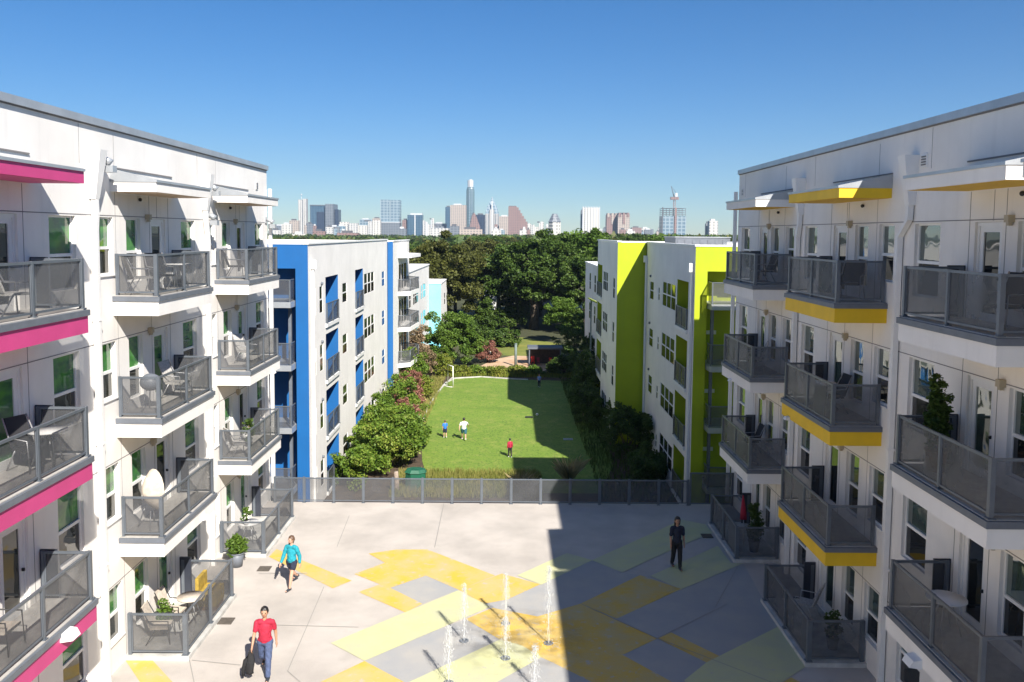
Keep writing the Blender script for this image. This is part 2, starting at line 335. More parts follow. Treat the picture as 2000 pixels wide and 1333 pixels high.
    for (yy,zz) in pipes['flood']:
        q=MB(); fc.box(q,0,.04,yy-.12,yy+.12,zz,zz+.26); q.tube([(X(.04),yy,zz+.14),(X(.2),yy+.03,zz+.1),(X(.3),yy+.05,zz+.02)],[.05,.09,.11],10); fc.box(q,.18,.4,yy-.06,yy+.16,zz-.2,zz-.04)
        B(q,'floodlight',['cap'])
    for (yy,zz) in pipes['vent']:
        q=MB(); fc.box(q,0,.03,yy-.13,yy+.13,zz,zz+.3)
        for i in range(4): fc.box(q,.03,.045,yy-.1,yy+.1,zz+.04+.06*i,zz+.07+.06*i,1)
        B(q,'wall_vent',['trim','joint'])
    return root,fc
def wl(ya,o=(-.73,.09,.82,1.66,2.37,3.33,4.5,5.62)): return [('tall',ya+o[0],ya+o[1]),('w',ya+o[2],ya+o[3]),('door',ya+o[4],ya+o[5]),('w',ya+o[6],ya+o[7])]
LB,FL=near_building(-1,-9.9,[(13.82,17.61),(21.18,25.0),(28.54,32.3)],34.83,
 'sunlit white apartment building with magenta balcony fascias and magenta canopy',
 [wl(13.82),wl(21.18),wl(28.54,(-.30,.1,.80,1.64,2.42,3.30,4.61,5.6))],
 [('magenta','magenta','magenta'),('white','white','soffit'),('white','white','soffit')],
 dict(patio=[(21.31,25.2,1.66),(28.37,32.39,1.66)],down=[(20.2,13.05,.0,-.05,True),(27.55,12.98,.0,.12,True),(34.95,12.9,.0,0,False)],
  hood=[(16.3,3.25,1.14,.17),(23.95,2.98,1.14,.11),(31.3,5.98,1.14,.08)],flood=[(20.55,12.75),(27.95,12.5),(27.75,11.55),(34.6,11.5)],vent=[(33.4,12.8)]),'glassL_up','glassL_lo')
RB,FR=near_building(1,9.39,[(3.6,13.45),(13.9,17.45),(20.9,24.65),(27.95,31.7)],34.83,  # first bay: an added canopy alone, out of view, to shade the plaza
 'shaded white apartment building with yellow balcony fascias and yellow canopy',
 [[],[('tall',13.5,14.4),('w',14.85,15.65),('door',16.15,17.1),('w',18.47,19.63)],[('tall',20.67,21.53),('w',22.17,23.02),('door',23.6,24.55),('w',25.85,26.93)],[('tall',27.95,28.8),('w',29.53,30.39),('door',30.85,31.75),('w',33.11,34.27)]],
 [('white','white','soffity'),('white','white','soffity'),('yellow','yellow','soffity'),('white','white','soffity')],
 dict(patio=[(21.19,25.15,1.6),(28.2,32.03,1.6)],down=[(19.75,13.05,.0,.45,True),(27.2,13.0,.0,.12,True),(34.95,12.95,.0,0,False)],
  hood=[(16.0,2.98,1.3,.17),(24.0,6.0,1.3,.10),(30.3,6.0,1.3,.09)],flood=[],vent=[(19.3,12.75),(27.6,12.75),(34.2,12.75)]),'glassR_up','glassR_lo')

#PART2 ------------------------------------------------------------------ ground, plaza, paint
def sheet(name,polys,z,m,kind='structure'):
    mb=MB()
    for p in polys: mb.add([(x,y,z) for x,y in p],[tuple(range(len(p)))])
    o=mb.build(name,[m]); 
    if kind:o['kind']=kind
    return o
g=MB(); R=3400
g.add([(-R,34,-3.34),(R,34,-3.34),(R,R,-3.34),(-R,R,-3.34),(-R,-400,-3.34),(R,-400,-3.34)],[(0,1,2,3),(4,5,1,0)])
tag(g.build('ground',['terrain']),kind='structure')
pz=MB(); pz.box(-26,26,-12,34.5,-3.33,0)
tag(pz.build('plaza',['plaza']),kind='structure')
PALE=[[(-4.76,22.31),(-1.5,25.78),(-0.46,24.63),(-1.85,23.22),(-3.68,21.36)],[(0.36,26.97),(2.12,28.96),(2.96,28.33),(1.12,26.25)],[(2.94,28.32),(6.89,32.53),(7.7,32.02),(7.75,31.07),(7.28,30.68),(5.61,29.08),(3.84,27.28)],[(4.73,27.01),(7.62,29.76),(7.68,28.14),(8.1,28.15),(5.07,25.59),(5.53,26.02)],[(5.27,21.4),(7.85,23.5),(7.87,21.27),(6.47,20.04),(4.6,18.3),(4.5,20.5)],[(-4.5,18.1),(-2.38,20.34),(-0.15,22.58),(0.45,22.24),(0.95,21.61),(-0.58,19.95),(-2.4,18)]]
YEL=[[(-4.8,28.78),(-3.87,29.18),(-2.79,29.2),(-0.36,26.96),(-1.47,25.82),(-2.62,26.92),(-3.65,25.94),(-2.52,24.81),(-2.96,24.21),(-4.59,25.61),(-4.01,26.2),(-4.97,27.0),(-4.11,27.97)],[(-1.47,25.82),(-0.14,27.13),(1.09,26.29),(0.03,25.14),(-0.67,24.84)],[(2.26,24.89),(4.4,27.08),(5.53,26.02),(4.99,25.51),(3.24,23.91)],[(-1.16,23.81),(-0.4,24.56),(0.93,24.01),(2.26,24.89),(4.2,22.7),(3.12,21.77),(4.9,19.5),(3.0,18),(1.9,19.3),(2.56,19.99),(1.24,21.34),(0.95,21.61),(0.45,22.24),(-0.15,22.58)],[(4.22,22.7),(4.66,23.07),(5.69,21.75),(5.27,21.4)],[(-6.6,18),(-4.95,19.9),(-3.68,21.36),(-2.08,19.94),(-3.6,18.2)],[(-8.17,28.43),(-8.1,29.15),(-6.96,28.14),(-4.96,26.47),(-5.44,25.87)],[(-9.88,21.3),(-9.17,21.3),(-7.4,19.3),(-8.3,19.3)],[(6.47,20.04),(7.25,20.68),(8.6,18.8),(7.6,18.3)]]
GREY=[[(-3.68,21.36),(-1.85,23.22),(-1.16,23.81),(-0.15,22.58),(-2.4,20.3),(-2.6,20.3)],[(-0.67,24.84),(0.03,25.14),(1.09,26.29),(2.95,28.23),(3.84,27.28),(4.4,27.08),(2.26,24.89),(0.93,24.01),(-0.4,24.56)],[(3.24,23.91),(4.99,25.51),(8.1,28.15),(7.92,25.41),(7.85,23.5),(5.69,21.75),(4.66,23.07),(4.22,22.7)],[(3.12,21.77),(4.2,22.7),(5.27,21.4),(6.28,20.04),(4.45,20.02)],[(-3.65,25.94),(-2.62,26.92),(-1.47,25.82),(-2.52,24.81)],[(0.95,21.61),(1.24,21.34),(2.56,19.99),(-0.58,19.95)],[(1.09,26.29),(2.96,28.33),(3.84,27.28),(4.4,27.08),(4.73,27.01),(5.61,29.08),(7.62,30.2),(7.62,29.76),(5.07,25.59),(4.4,27.08)][:4]]
M['paint_y']=mat('worn_yellow_paint',(.62,.39,.045),.75,.35,1.1,.2,bscale=30,detail=12,col2=(.50,.39,.17))
M['paint_p']=mat('worn_pale_paint',(.52,.52,.27),.75,.2,1.1,.2,bscale=30,detail=12,col2=(.46,.46,.30))
M['paint_g']=mat('grey_stained_concrete',(.31,.315,.32),.8,.25,.9,.2,bscale=30,detail=12,col2=(.37,.355,.33))
weather(M['paint_y'],.8,4,(1,1,1),(.42,.39,.34),.57,.66,14); weather(M['paint_p'],.6,5,(1,1,1),(.42,.39,.34),.60,.68,14); weather(M['paint_y'],.4,.8,(1,1,1),(.50,.42,.22),.5,.7,8)
[sheet('grey_paving_paint',[q],.003+.0007*i,'paint_g') for i,q in enumerate(GREY)]; sheet('yellow_paving_paint',YEL,.008,'paint_y'); sheet('pale_paving_paint',PALE,.012,'paint_p')
jl=[[(-5.74,25.98),(-5.54,20.81)],[(-5.54,20.81),(-4.86,20.02)],[(-6.21,32.72),(-6.02,29.38)],[(-6.52,23.34),(-4.17,23.25)],[(-8.24,21.35),(-7.4,19.6)],[(-8.17,21.33),(-6.83,21.1)],[(4.2,22.7),(6.7,24.9)],[(4.22,22.7),(8,19.2)],[(2.26,24.89),(4.2,22.7)],[(-2.6,34.3),(-2.55,29.4)],[(6.3,24.7),(7.85,27.9)],[(-8.1,27.0),(-6.5,27.0)]]
J=MB()
for (a,b) in jl:
    a=Vector((*a,0));b=Vector((*b,0));n=(b-a).normalized().cross(Vector((0,0,1)))*.011
    J.add([(a-n)+Vector((0,0,.015)),(b-n)+Vector((0,0,.015)),(b+n)+Vector((0,0,.015)),(a+n)+Vector((0,0,.015))],[(0,1,2,3)])
tag(J.build('paving_joints',[mat('joint_line',(.28,.27,.25),.9)]),kind='structure')
M['grate']=mat('drain_grate',(.11,.095,.08),.6,.3,20)
for i,(x,y,lab) in enumerate([(-8.02,27.37,'square rusty drain grate in the paving beside the teal woman'),(-8.02,23.57,'square rusty drain grate beside the nearest ground floor patio on the left'),(7.46,30.75,'dark drain grate in the shade beside the far right patio')]):
    q=MB(); q.box(-.2,.2,-.2,.2,.0,.02)
    for j in range(7): q.box(-.18,.18,-.18+j*.055,-.155+j*.055,.02,.027)
    tag(q.build('drain_grate',['grate'],loc=(x,y,.003)),lab,'grate','drain grates in the plaza')
# ------------------------------------------------------------------ plaza fence
def plaza_fence():
    y=34.36; xs=[-9.6+1.222*i for i in range(15)]; root=empty('fence',(0,y,0)); tag(root,'long grey metal fence with perforated panels closing the far side of the plaza','fence')
    for i,x in enumerate(xs):
        p=MB(); p.box(x-.035,x+.035,-.035,.035,0,1.08); p.box(x-.07,x+.07,-.07,.07,0,.02); p.build('post',['metal'],root)
    for a,b in zip(xs,xs[1:]):
        p=MB(); p.box(a+.036,b-.036,-.02,.02,1.0,1.05); p.box(a+.036,b-.036,-.02,.02,.07,.11); p.box(a+.037,a+.06,-.015,.015,.11,1.0); p.box(b-.06,b-.037,-.015,.015,.11,1.0)
        r=p.build('rail_frame',['metal'],root)
        q=MB(); q.add([(a+.06,0,.11),(b-.06,0,.11),(b-.06,0,1.0),(a+.06,0,1.0)],[(0,1,2,3)]); q.build('screen',['mesh'],r)
    return root
plaza_fence()
r2=empty('fence',(8.3,34.36,0)); tag(r2,'short taller fence panel in the shade between plaza fence and right building','fence')
p=MB(); p.box(-.74,-.67,-.035,.035,0,1.38); p.box(1.0,1.07,-.035,.035,0,1.38); p.box(-.67,1.0,-.02,.02,1.32,1.38); p.box(-.67,1.0,-.02,.02,.05,.1); p.build('frame',['metal'],r2)
q=MB(); q.add([(-.67,0,.1),(1,0,.1),(1,0,1.32),(-.67,0,1.32)],[(0,1,2,3)]); q.build('screen',['mesh'],r2)
# ------------------------------------------------------------------ lawn
ln=M['lawn'].node_tree; b=ln.nodes['Principled BSDF']; tc=ln.nodes.new('ShaderNodeTexCoord')
def nz(scale,det,st=None):
    n=ln.nodes.new('ShaderNodeTexNoise'); n.inputs['Scale'].default_value=scale; n.inputs['Detail'].default_value=det; n.inputs['Roughness'].default_value=.7
    if st:
        mp=ln.nodes.new('ShaderNodeMapping'); mp.inputs['Scale'].default_value=st; ln.links.new(tc.outputs['Object'],mp.inputs[0]); ln.links.new(mp.outputs[0],n.inputs[0])
    else: ln.links.new(tc.outputs['Object'],n.inputs[0])
    return n
a=nz(.25,4,(.35,1.6,1)); c=nz(9,8)
r=ln.nodes.new('ShaderNodeValToRGB'); r.color_ramp.elements[0].position=.3; r.color_ramp.elements[0].color=(.085,.165,.012,1); r.color_ramp.elements[1].position=.72; r.color_ramp.elements[1].color=(.185,.27,.03,1)
mm=ln.nodes.new('ShaderNodeMath'); mm.operation='MULTIPLY_ADD'; mm.inputs[1].default_value=.5; m3=ln.nodes.new('ShaderNodeMath'); m3.operation='MULTIPLY'; m3.inputs[1].default_value=.5
ln.links.new(a.outputs[0],mm.inputs[0]); ln.links.new(c.outputs[0],m3.inputs[0]); ln.links.new(m3.outputs[0],mm.inputs[2]); ln.links.new(mm.outputs[0],r.inputs[0]); ln.links.new(r.outputs[0],b.inputs['Base Color'])
bp=ln.nodes.new('ShaderNodeBump'); bp.inputs['Strength'].default_value=.6; bp.inputs['Distance'].default_value=.05; ln.links.new(c.outputs[0],bp.inputs['Height']); ln.links.new(bp.outputs[0],b.inputs['Normal'])
LAWN=[(-4.4,46.5),(-4.7,49.1),(-5.4,53),(-6.1,59),(-6.5,65),(-6.55,70),(-6.3,76),(-5.95,81),(-5.3,83.6),(-2.7,84.6),(.7,83.4),(4,83.1),(6.6,82.6),(7.2,75),(7.3,62),(6.6,52),(5.2,46.5)]
weather(M['lawn'],.7,1.4,(1,1,1),(.26,.28,.06),.50,.70,12); weather(M['lawn'],.65,7,(1,.5,1),(.045,.105,.008),.50,.64,6); weather(M['lawn'],.35,.35,(1,.6,1),(.26,.26,.07),.56,.75,6)
sheet('lawn',[LAWN],-3.32,'lawn')
sheet('planting_bed',[[(-9.9,34.6),(9.4,34.6),(9.4,90),(-9.9,90)]],-3.33,mat('mulch_soil',(.075,.05,.03),.95,.5,2.5,.5,bscale=20))
sheet('dirt_path',[[(-2.5,87.5),(3,86.8),(5,92),(5.5,99),(1,100.5),(-1.5,97),(-3,92)]],-3.325,mat('sandy_dirt',(.42,.24,.13),.95,.4,.5,.4,bscale=8,col2=(.5,.38,.26)))
sheet('far_grass',[[(-4,100.3),(6,99.5),(9,108),(2,118),(-6,116)]],-3.322,mat('dry_grass',(.20,.20,.035),.95,.5,.35,.4,bscale=8,col2=(.11,.14,.02)))
ek=MB()
pts=[(-6.1,59),(-6.5,65),(-6.6,70),(-6.35,76),(-6.0,81),(-5.3,83.7),(-2.7,84.75),(.7,83.55),(2,83.3)]
for (x0,y0),(x1,y1) in zip(pts,pts[1:]):
    d=Vector((x1-x0,y1-y0,0)); n=Vector((-d.y,d.x,0)).normalized()*.07; A=Vector((x0,y0,-3.33));Bv=Vector((x1,y1,-3.33)); z=Vector((0,0,.1))
    ek.add([A-n,Bv-n,Bv+n,A+n,A-n+z,Bv-n+z,Bv+n+z,A+n+z],[(0,1,2,3),(4,5,6,7),(0,1,5,4),(1,2,6,5),(2,3,7,6),(3,0,4,7)])
tag(ek.build('kerb',['concrete']),kind='structure')
# ------------------------------------------------------------------ middle buildings
def mid_building(side,wx,Y0,label,paint,segs,rows,loggias,yend):
    """segs: [(ya,yb,x,ztop)]; rows [(seg,y0,y1,z0off,z1off,mull)]; loggias [(seg,y0,y1)]"""
    root=empty('apartment_building',(wx+side*5,Y0+8,-3.3)); tag(root,label,'building'); rx=Vector(root.location)
    def B(mb,name,mats,par=root):
        o=mb.build(name,mats,par)
        if par is root:o.location=-rx
        return o
    wm=MB(); 
    for si,(ya,yb,x,zt) in enumerate(segs):
        fc=Fac(side,x); holes=[]
        for (sg,a,b_,c,d,mu) in rows:
            if sg!=si: continue
            for k in range(4):
                if -3.3+S*k+d>zt-.3: continue
                holes.append((a,b_,-3.3+S*k+c,-3.3+S*k+d,.05))
                w=window(fc,root,a,b_,-3.3+S*k+c,-3.3+S*k+d,'glassM_up','glassM_lo',rec=.05,mull=mu,t=.022); w.location=-rx
        for (sg,a,b_) in loggias:
            if sg!=si: continue
            for k in range(4):
                zf=-3.3+S*k
                holes.append((a,b_,zf+.2,zf+2.72,1.5,1,True))
                lm=MB(); fc.box(lm,-1.49,.10,a-.05,b_+.05,zf-.0,zf+.195,0); lo=B(lm,'balcony',['trim'])
                railing(fc,lo,a+.02,b_-.02,.12,zf+.2,1.1,2,ends=(False,False),post=.06,name='railing')
                dm=MB(); fc.box(dm,-1.495,-1.44,b_-1.55,b_-.45,zf+.2,zf+2.3); do=B(dm,'door',['trim'])
                g=MB(); X=fc.x(-1.436); g.add([(X,b_-1.4,zf+.35),(X,b_-.6,zf+.35),(X,b_-.6,zf+2.15),(X,b_-1.4,zf+2.15)],[(0,1,2,3)]); g.build('pane',['glassM_lo'],do)
        wall_holes(wm,fc,ya,yb,-3.34,zt,holes)
        # camera facing end of this segment (painted) and roof body
        cf=1
        prev=segs[si-1] if si else None
        if si==0:
            zr=zt-.12
            # solid strip at the corner then recess with stair landings
            wm.box(fc.x(-.002),fc.x(-.62),ya,ya+.2,-3.34,zt,1); wm.box(fc.x(-.60),fc.x(-.62),ya+.2,ya+1.6,-3.34,zt-.004,1)
            wm.box(fc.x(-.6),fc.x(-14),ya+1.6,ya+1.8,-3.34,zt,1)
            wm.box(fc.x(-1.52),fc.x(-14),ya+1.81,yb-.01,-3.34,zr,2)
            wm.box(fc.x(-.25),fc.x(-1.53),ya+1.82,yb-.02,zt-1.2,zr-.01,2); wm.box(fc.x(-.621),fc.x(-14),ya+.002,ya+.2,9.35,zt-.002,1); wm.box(fc.x(-.25),fc.x(-14),ya+.201,ya+1.819,zr-.3,zr-.02,2)
            wm.box(fc.x(-.003),fc.x(-.25),ya+.01,yb-.003,zt-.01,zt+.02,2)
        else:
            wm.box(fc.x(-.002),Fac(side,prev[2]).x(0) if (prev[2]-x)*side>0 else fc.x(-4),ya,ya+.2,-3.34,zt,segs[si][4] if len(segs[si])>4 else 1)if False else wm.box(fc.x(-.002),fc.x(-6),ya,ya+.18,-3.34,zt+.003,1)
            wm.box(fc.x(-1.52),fc.x(-14),ya+.19,yb-.01,-3.34,zt-.12,2)
            wm.box(fc.x(-.25),fc.x(-1.53),ya+.19,yb-.02,zt-1.2,zt-.13,2)
            wm.box(fc.x(-.003),fc.x(-.25),ya+.01,yb-.003,zt+.002,zt+.03,2)
        wm.box(fc.x(0),fc.x(-14),yb-.2,yb-.001,-3.34,zt-.001,0)
    # parapet of the camera side end
    B(wm,'wall',['white',paint,'roof'])
    fc=Fac(side,segs[0][2]); zt=segs[0][3]
    cp=MB(); fc.box(cp,-.28,.05,Y0-.04,segs[0][1],zt+.022,zt+.11); fc.box(cp,-.28,-14,Y0-.04,Y0+.25,zt+.022,zt+.11); 
    for sg in segs[1:]:
        f2=Fac(side,sg[2]); f2.box(cp,-.28,.05,sg[0]-.03,sg[1],sg[3]+.031,sg[3]+.12)
    B(cp,'coping',['trim'])
    # stair landings
    for k in range(4):
        z=-1.55+S*k
        lb=MB(); fc.box(lb,-.66,-3.6,Y0-.85,Y0+1.6,z-.28,z); lo=B(lb,'balcony',['cap'])
        rr=MB(); ss=MB(); xa,xb=fc.x(-.7),fc.x(-3.56); yy=Y0-.8
        for xx in (xa,(xa+xb)/2,xb): rr.box(xx-.035,xx+.035,yy-.035,yy+.035,z,z+1.1)
        rr.box(xa,xb,yy-.02,yy+.02,z+1.05,z+1.1); rr.box(xa-.02,xa+.02,yy,Y0+.0,z+1.05,z+1.1)
        ss.add([(xa,yy,z+.06),(xb,yy,z+.06),(xb,yy,z+1.05),(xa,yy,z+1.05)],[(0,1,2,3)]); ss.add([(xa,yy,z+.06),(xa,Y0,z+.06),(xa,Y0,z+1.05),(xa,yy,z+1.05)],[(0,1,2,3)])
        ro=rr.build('railing',['metal'],lo); ss.build('screen',['mesh'],ro)
    pm=MB(); fc.box(pm,-.85,-1.0,Y0-.0,Y0+.15,-3.3,7.5); B(pm,'post',['edge'])
    for yy in (Y0+.75,) if side<0 else (Y0+.35,segs[0][1]-.35):
        pm=MB(); fc.box(pm,.02,.14,yy-.06,yy+.06,-3.3,9.3); fc.box(pm,.01,.26,yy-.13,yy+.13,9.3,9.75); B(pm,'downpipe',['trim'])
    for k in range(4):
        q=MB(); yy=Y0+ (2.9 if side<0 else 13.2); z=-3.3+S*k+2.45; 
        q.tube([(fc.x(0),yy,z),(fc.x(.1),yy,z)],[.09,.07],8); B(q,'dryer_vent',['edge'])
    return root,fc
M['glassM_up']=glass('mid_window_glass',(.02,.04,.03),(.05,.05,.035),1.6,3)
M['glassM_lo']=glass('mid_window_glass_low',(.035,.03,.022),(.015,.016,.014),1.5,3)
MLB,FML=mid_building(-1,-9.9,41.8,'white and blue apartment block behind the left building, with blue end wall',
 'blue',[(41.8,69.2,-9.9,10.52),(69.2,80.5,-9.45,10.40)],
 [(0,42.75,43.4,.9,2.3,0),(0,44.3,45.05,.9,2.3,0),(0,50.4,51.8,.95,2.1,0),(0,58.0,62.3,.9,2.3,2),(0,66.1,67.6,.95,2.1,0)],
 [(0,45.75,49.1),(0,54.6,57.5)],80.5)
MRB,FMR=mid_building(1,9.39,42.6,'grey shaded apartment block with lime green end walls behind the right building',
 'lime',[(42.6,57.75,9.39,10.58),(57.75,70.7,7.41,10.62)],
 [(0,47.5,51.5,.9,2.35,2),(0,52.5,52.95,1.1,1.9,0),(0,54.7,56.1,.95,2.1,0),(1,59.0,60.0,.7,2.1,0),(1,63.2,66.2,.9,2.3,2)],
 [(0,44.1,47.05),(1,67.0,70.3)],70.7)
# balconies and canopy on the far segment of the left middle building
def far_balconies():
    f2=Fac(-1,-9.45)
    for k in range(4):
        z=-3.3+S*k; 
        if k:
            lb=MB(); lb.prism([(f2.x(0),72.2),(f2.x(1.0),73.0),(f2.x(1.3),77.2),(f2.x(0),78.6)],z-.25,z+.1,0)
            lo=lb.build('balcony',['trim'],MLB); lo.location=-MLB.location
            r=MB(); s=MB()
            P=[(f2.x(0),72.25),(f2.x(.95),73.05),(f2.x(1.25),77.15),(f2.x(0),78.5)]
            for (a,b),(c,d) in zip(P,P[1:]):
                r.tube([(a,b,z+1.15),(c,d,z+1.15)],.03,6); r.tube([(a,b,z+.1),(a,b,z+1.15)],.035,6); s.add([(a,b,z+.15),(c,d,z+.15),(c,d,z+1.12),(a,b,z+1.12)],[(0,1,2,3)])
            ro=r.build('railing',['metal'],lo); s.build('screen',['mesh'],ro)
        g=MB()
        for (a,b) in ((72.8,73.9),(74.6,75.6),(76.4,77.9)): g.box(f2.x(-.1),f2.x(.03),a,b,z+.3,z+2.4)
        go=g.build('window',['glassM_lo'],MLB); go.location=-MLB.location
    c=MB(); c.prism([(f2.x(-.1),72.0),(f2.x(1.1),72.9),(f2.x(1.4),77.4),(f2.x(-.1),78.8)],9.0,9.3); o=c.build('canopy',['trim'],MLB); o.location=-MLB.location
far_balconies()
def low_block(name,label,x0,x1,y0,y1,zt,mats,wins,face=0):
    root=empty(name,((x0+x1)/2,y0,-3.3)); tag(root,label,'building'); r=Vector(root.location)
    w=MB(); w.box(x0,x1,y0+.2,y1,-3.34,zt,0); w.box(x0,x1,y0,y0+.199,-3.34,zt,1); o=w.build('wall',mats,root); o.location=-r
    c=MB(); c.box(x0-.08,x1+.08,y0-.08,y1+.08,zt+.003,zt+.12); o=c.build('roof',['roof'],root); o.location=-r
    xs=x1 if x1<0 else x0; sg=1 if x1<0 else -1
    for (a,b,c_,d) in wins:
        g=MB(); g.box(xs-.05*sg,xs+.02*sg,a,b,c_,d,0); g.box(xs-.05*sg,xs+.04*sg,a,b,(c_+d)/2-.04,(c_+d)/2+.04,1); o=g.build('window',['glassM_lo','trim'],root); o.location=-r
    return root
low_block('apartment_building','lower white apartment block with flat roof beyond the blue striped wall',-20,-9.75,80.6,103.5,7.25,['white','white'],
  [(y,y+1.0,z,z+1.5) for z in (-2.4,.7,3.8) for y in (83,86.5,90,94,98)]+[(y,y+1.8,z,z+1.6) for z in (-2.4,.7,3.8) for y in (88,96)])
low_block('apartment_building','small pale blue and white block at the far end of the left row',-20,-8.3,103.6,114,4.95,['white','cyan'],[(106,107.2,-.5,1.0),(109,110.2,2,3.4)])
low_block('apartment_building','far narrow white block at the end of the right row',8.35,20,79,92,8.1,['white','white'],[(81,82,z,z+1.6) for z in (-.5,2.6,5.6)]+[(86,87,z,z+1.6) for z in (-.5,2.6,5.6)])
# rooftop boxes
def rooftop(x0,x1,y0,y1,z0,h,label,m='cap'):
    root=empty('rooftop_unit',((x0+x1)/2,(y0+y1)/2,z0)); tag(root,label,'rooftop unit'); w,d=(x1-x0)/2,(y1-y0)/2
    a=MB(); a.box(-w,w,-d,d,0,h); 
    for i in range(int(w*4)): a.box(-w+.1+i*.5,-w+.35+i*.5,-d-.03,-d,.15,h-.15,1)
    a.build('housing',[m,'edge'],root); b=MB(); b.box(-w-.05,w+.05,-d-.05,d+.05,h+.002,h+.06); b.build('lid',['cap'],root)
rooftop(11.0,14.6,56,60,10.45,.55,'low dark slatted machine box on the lime building roof','edge')
rooftop(15.0,17.5,50,55,10.45,.9,'grey square machine box on the lime building roof beside the near building')
rooftop(12.5,13.5,48.5,49.5,10.45,.3,'small pale vent box on the white roof of the lime building','trim')
#PART3 ------------------------------------------------------------------ vegetation
import numpy as np
rng=np.random.default_rng(11)
def leafmesh(name,cent,size,mats,up=.35,asp=1.6):
    """many small leaf quads (folded along the middle is skipped; each is its own island)"""
    n=len(cent); nrm=rng.normal(size=(n,3)); nrm[:,2]=np.abs(nrm[:,2])+up; nrm/=np.linalg.norm(nrm,axis=1)[:,None]
    t=rng.normal(size=(n,3)); t-= (t*nrm).sum(1)[:,None]*nrm; t/=np.linalg.norm(t,axis=1)[:,None]; b=np.cross(nrm,t)
    sz=(size*(.6+.8*rng.random(n)))[:,None]
    a=cent+t*sz*asp*.5; c=cent-t*sz*asp*.5; p=cent+b*sz*.5+t*sz*.12; q=cent-b*sz*.5+t*sz*.12
    v=np.stack([a,p,c,q],1).reshape(-1,3)
    me=bpy.data.meshes.new(name); me.vertices.add(4*n); me.vertices.foreach_set('co',v.astype(np.float32).ravel())
    me.loops.add(4*n); me.loops.foreach_set('vertex_index',np.arange(4*n,dtype=np.int32)); me.polygons.add(n); me.polygons.foreach_set('loop_start',np.arange(0,4*n,4,dtype=np.int32)); me.polygons.foreach_set('loop_total',np.full(n,4,dtype=np.int32))
    for m in mats: me.materials.append(M[m] if isinstance(m,str) else m)
    me.update(calc_edges=True); return me
def clumps(rad,nc,nl,cr,zc,low=-.6,fill=.5,jag=.28):
    """leaf centres in clumps through an uneven ellipsoid"""
    pts=[]; ph=rng.random(6)*6.28
    while len(pts)<nc:
        d=rng.normal(size=3); d/=np.linalg.norm(d)
        if d[2]<low: continue
        az=math.atan2(d[1],d[0]); k=1+jag*(math.sin(3*az+ph[0])*.5+math.sin(5*az+ph[1]+d[2]*3)*.4+math.sin(7*d[2]+ph[2])*.35)
        r=(fill+(1-fill)*rng.random()**.5)*k
        pts.append((d[0]*rad[0]*r,d[1]*rad[1]*r,zc+d[2]*rad[2]*r))
    P=np.array(pts); out=[]
    for p in P:
        s=cr*(.6+.8*rng.random()); q=rng.normal(size=(nl,3)); q/=np.linalg.norm(q,axis=1)[:,None]; q*= (rng.random(nl)**.4)[:,None]*s; q[:,2]*=.7
        out.append(p+q)
    return np.concatenate(out)
def trunkmesh(name,h,r,zb,spread,n=6,seed=0):
    rd=random.Random(seed); mb=MB()
    mb.tube([(0,0,-.1),(.05*h*.1,0,h*.3),(-.02*h,.02*h,h*.6),(0,0,h*.85)],[r*1.3,r,r*.7,r*.25],8)
    for i in range(n):
        a=6.28*i/n+rd.random(); z=h*(.3+.4*rd.random()); R=spread*(.5+.4*rd.random())
        mb.tube([(0,0,z),(math.cos(a)*R*.4,math.sin(a)*R*.4,z+h*.13),(math.cos(a)*R,math.sin(a)*R,z+h*.28)],[r*.5,r*.3,r*.08],6)
    me=mb.build(name,['bark']); m=me.data; bpy.data.objects.remove(me); return m
M['bark']=mat('bark',(.10,.075,.055),.95,.4,3,.6,bscale=10)
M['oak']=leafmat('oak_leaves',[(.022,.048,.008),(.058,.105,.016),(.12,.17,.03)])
M['oak2']=leafmat('olive_leaves',[(.045,.050,.012),(.085,.095,.02),(.13,.13,.03)])
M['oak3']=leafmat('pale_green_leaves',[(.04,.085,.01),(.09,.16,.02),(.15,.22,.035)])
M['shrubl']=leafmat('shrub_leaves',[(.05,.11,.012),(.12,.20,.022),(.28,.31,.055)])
M['shruby']=leafmat('yellow_green_leaves',[(.06,.10,.012),(.16,.20,.025),(.30,.28,.05)])
M['pink']=leafmat('bronze_pink_leaves',[(.12,.05,.035),(.28,.12,.09),(.42,.24,.17)])
M['tan']=leafmat('tan_flower_leaves',[(.07,.08,.03),(.24,.17,.10),(.42,.30,.20)])
M['drygrass']=leafmat('dry_grass_blades',[(.30,.24,.11),(.55,.46,.24),(.75,.66,.42)],.3)
M['grassb']=leafmat('long_grass_blades',[(.12,.15,.025),(.27,.27,.07),(.46,.38,.15)],.3)
def plant(name,loc,crown,trunk,label,cat,group=None,sc=(1,1,1),rz=0,cname='crown'):
    r=empty(name,loc,rz); tag(r,label,cat,group); r.scale=sc
    c=bpy.data.objects.new(cname,crown); C.objects.link(c); c.parent=r
    if trunk: t=bpy.data.objects.new('trunk',trunk); C.objects.link(t); t.parent=r
    return r
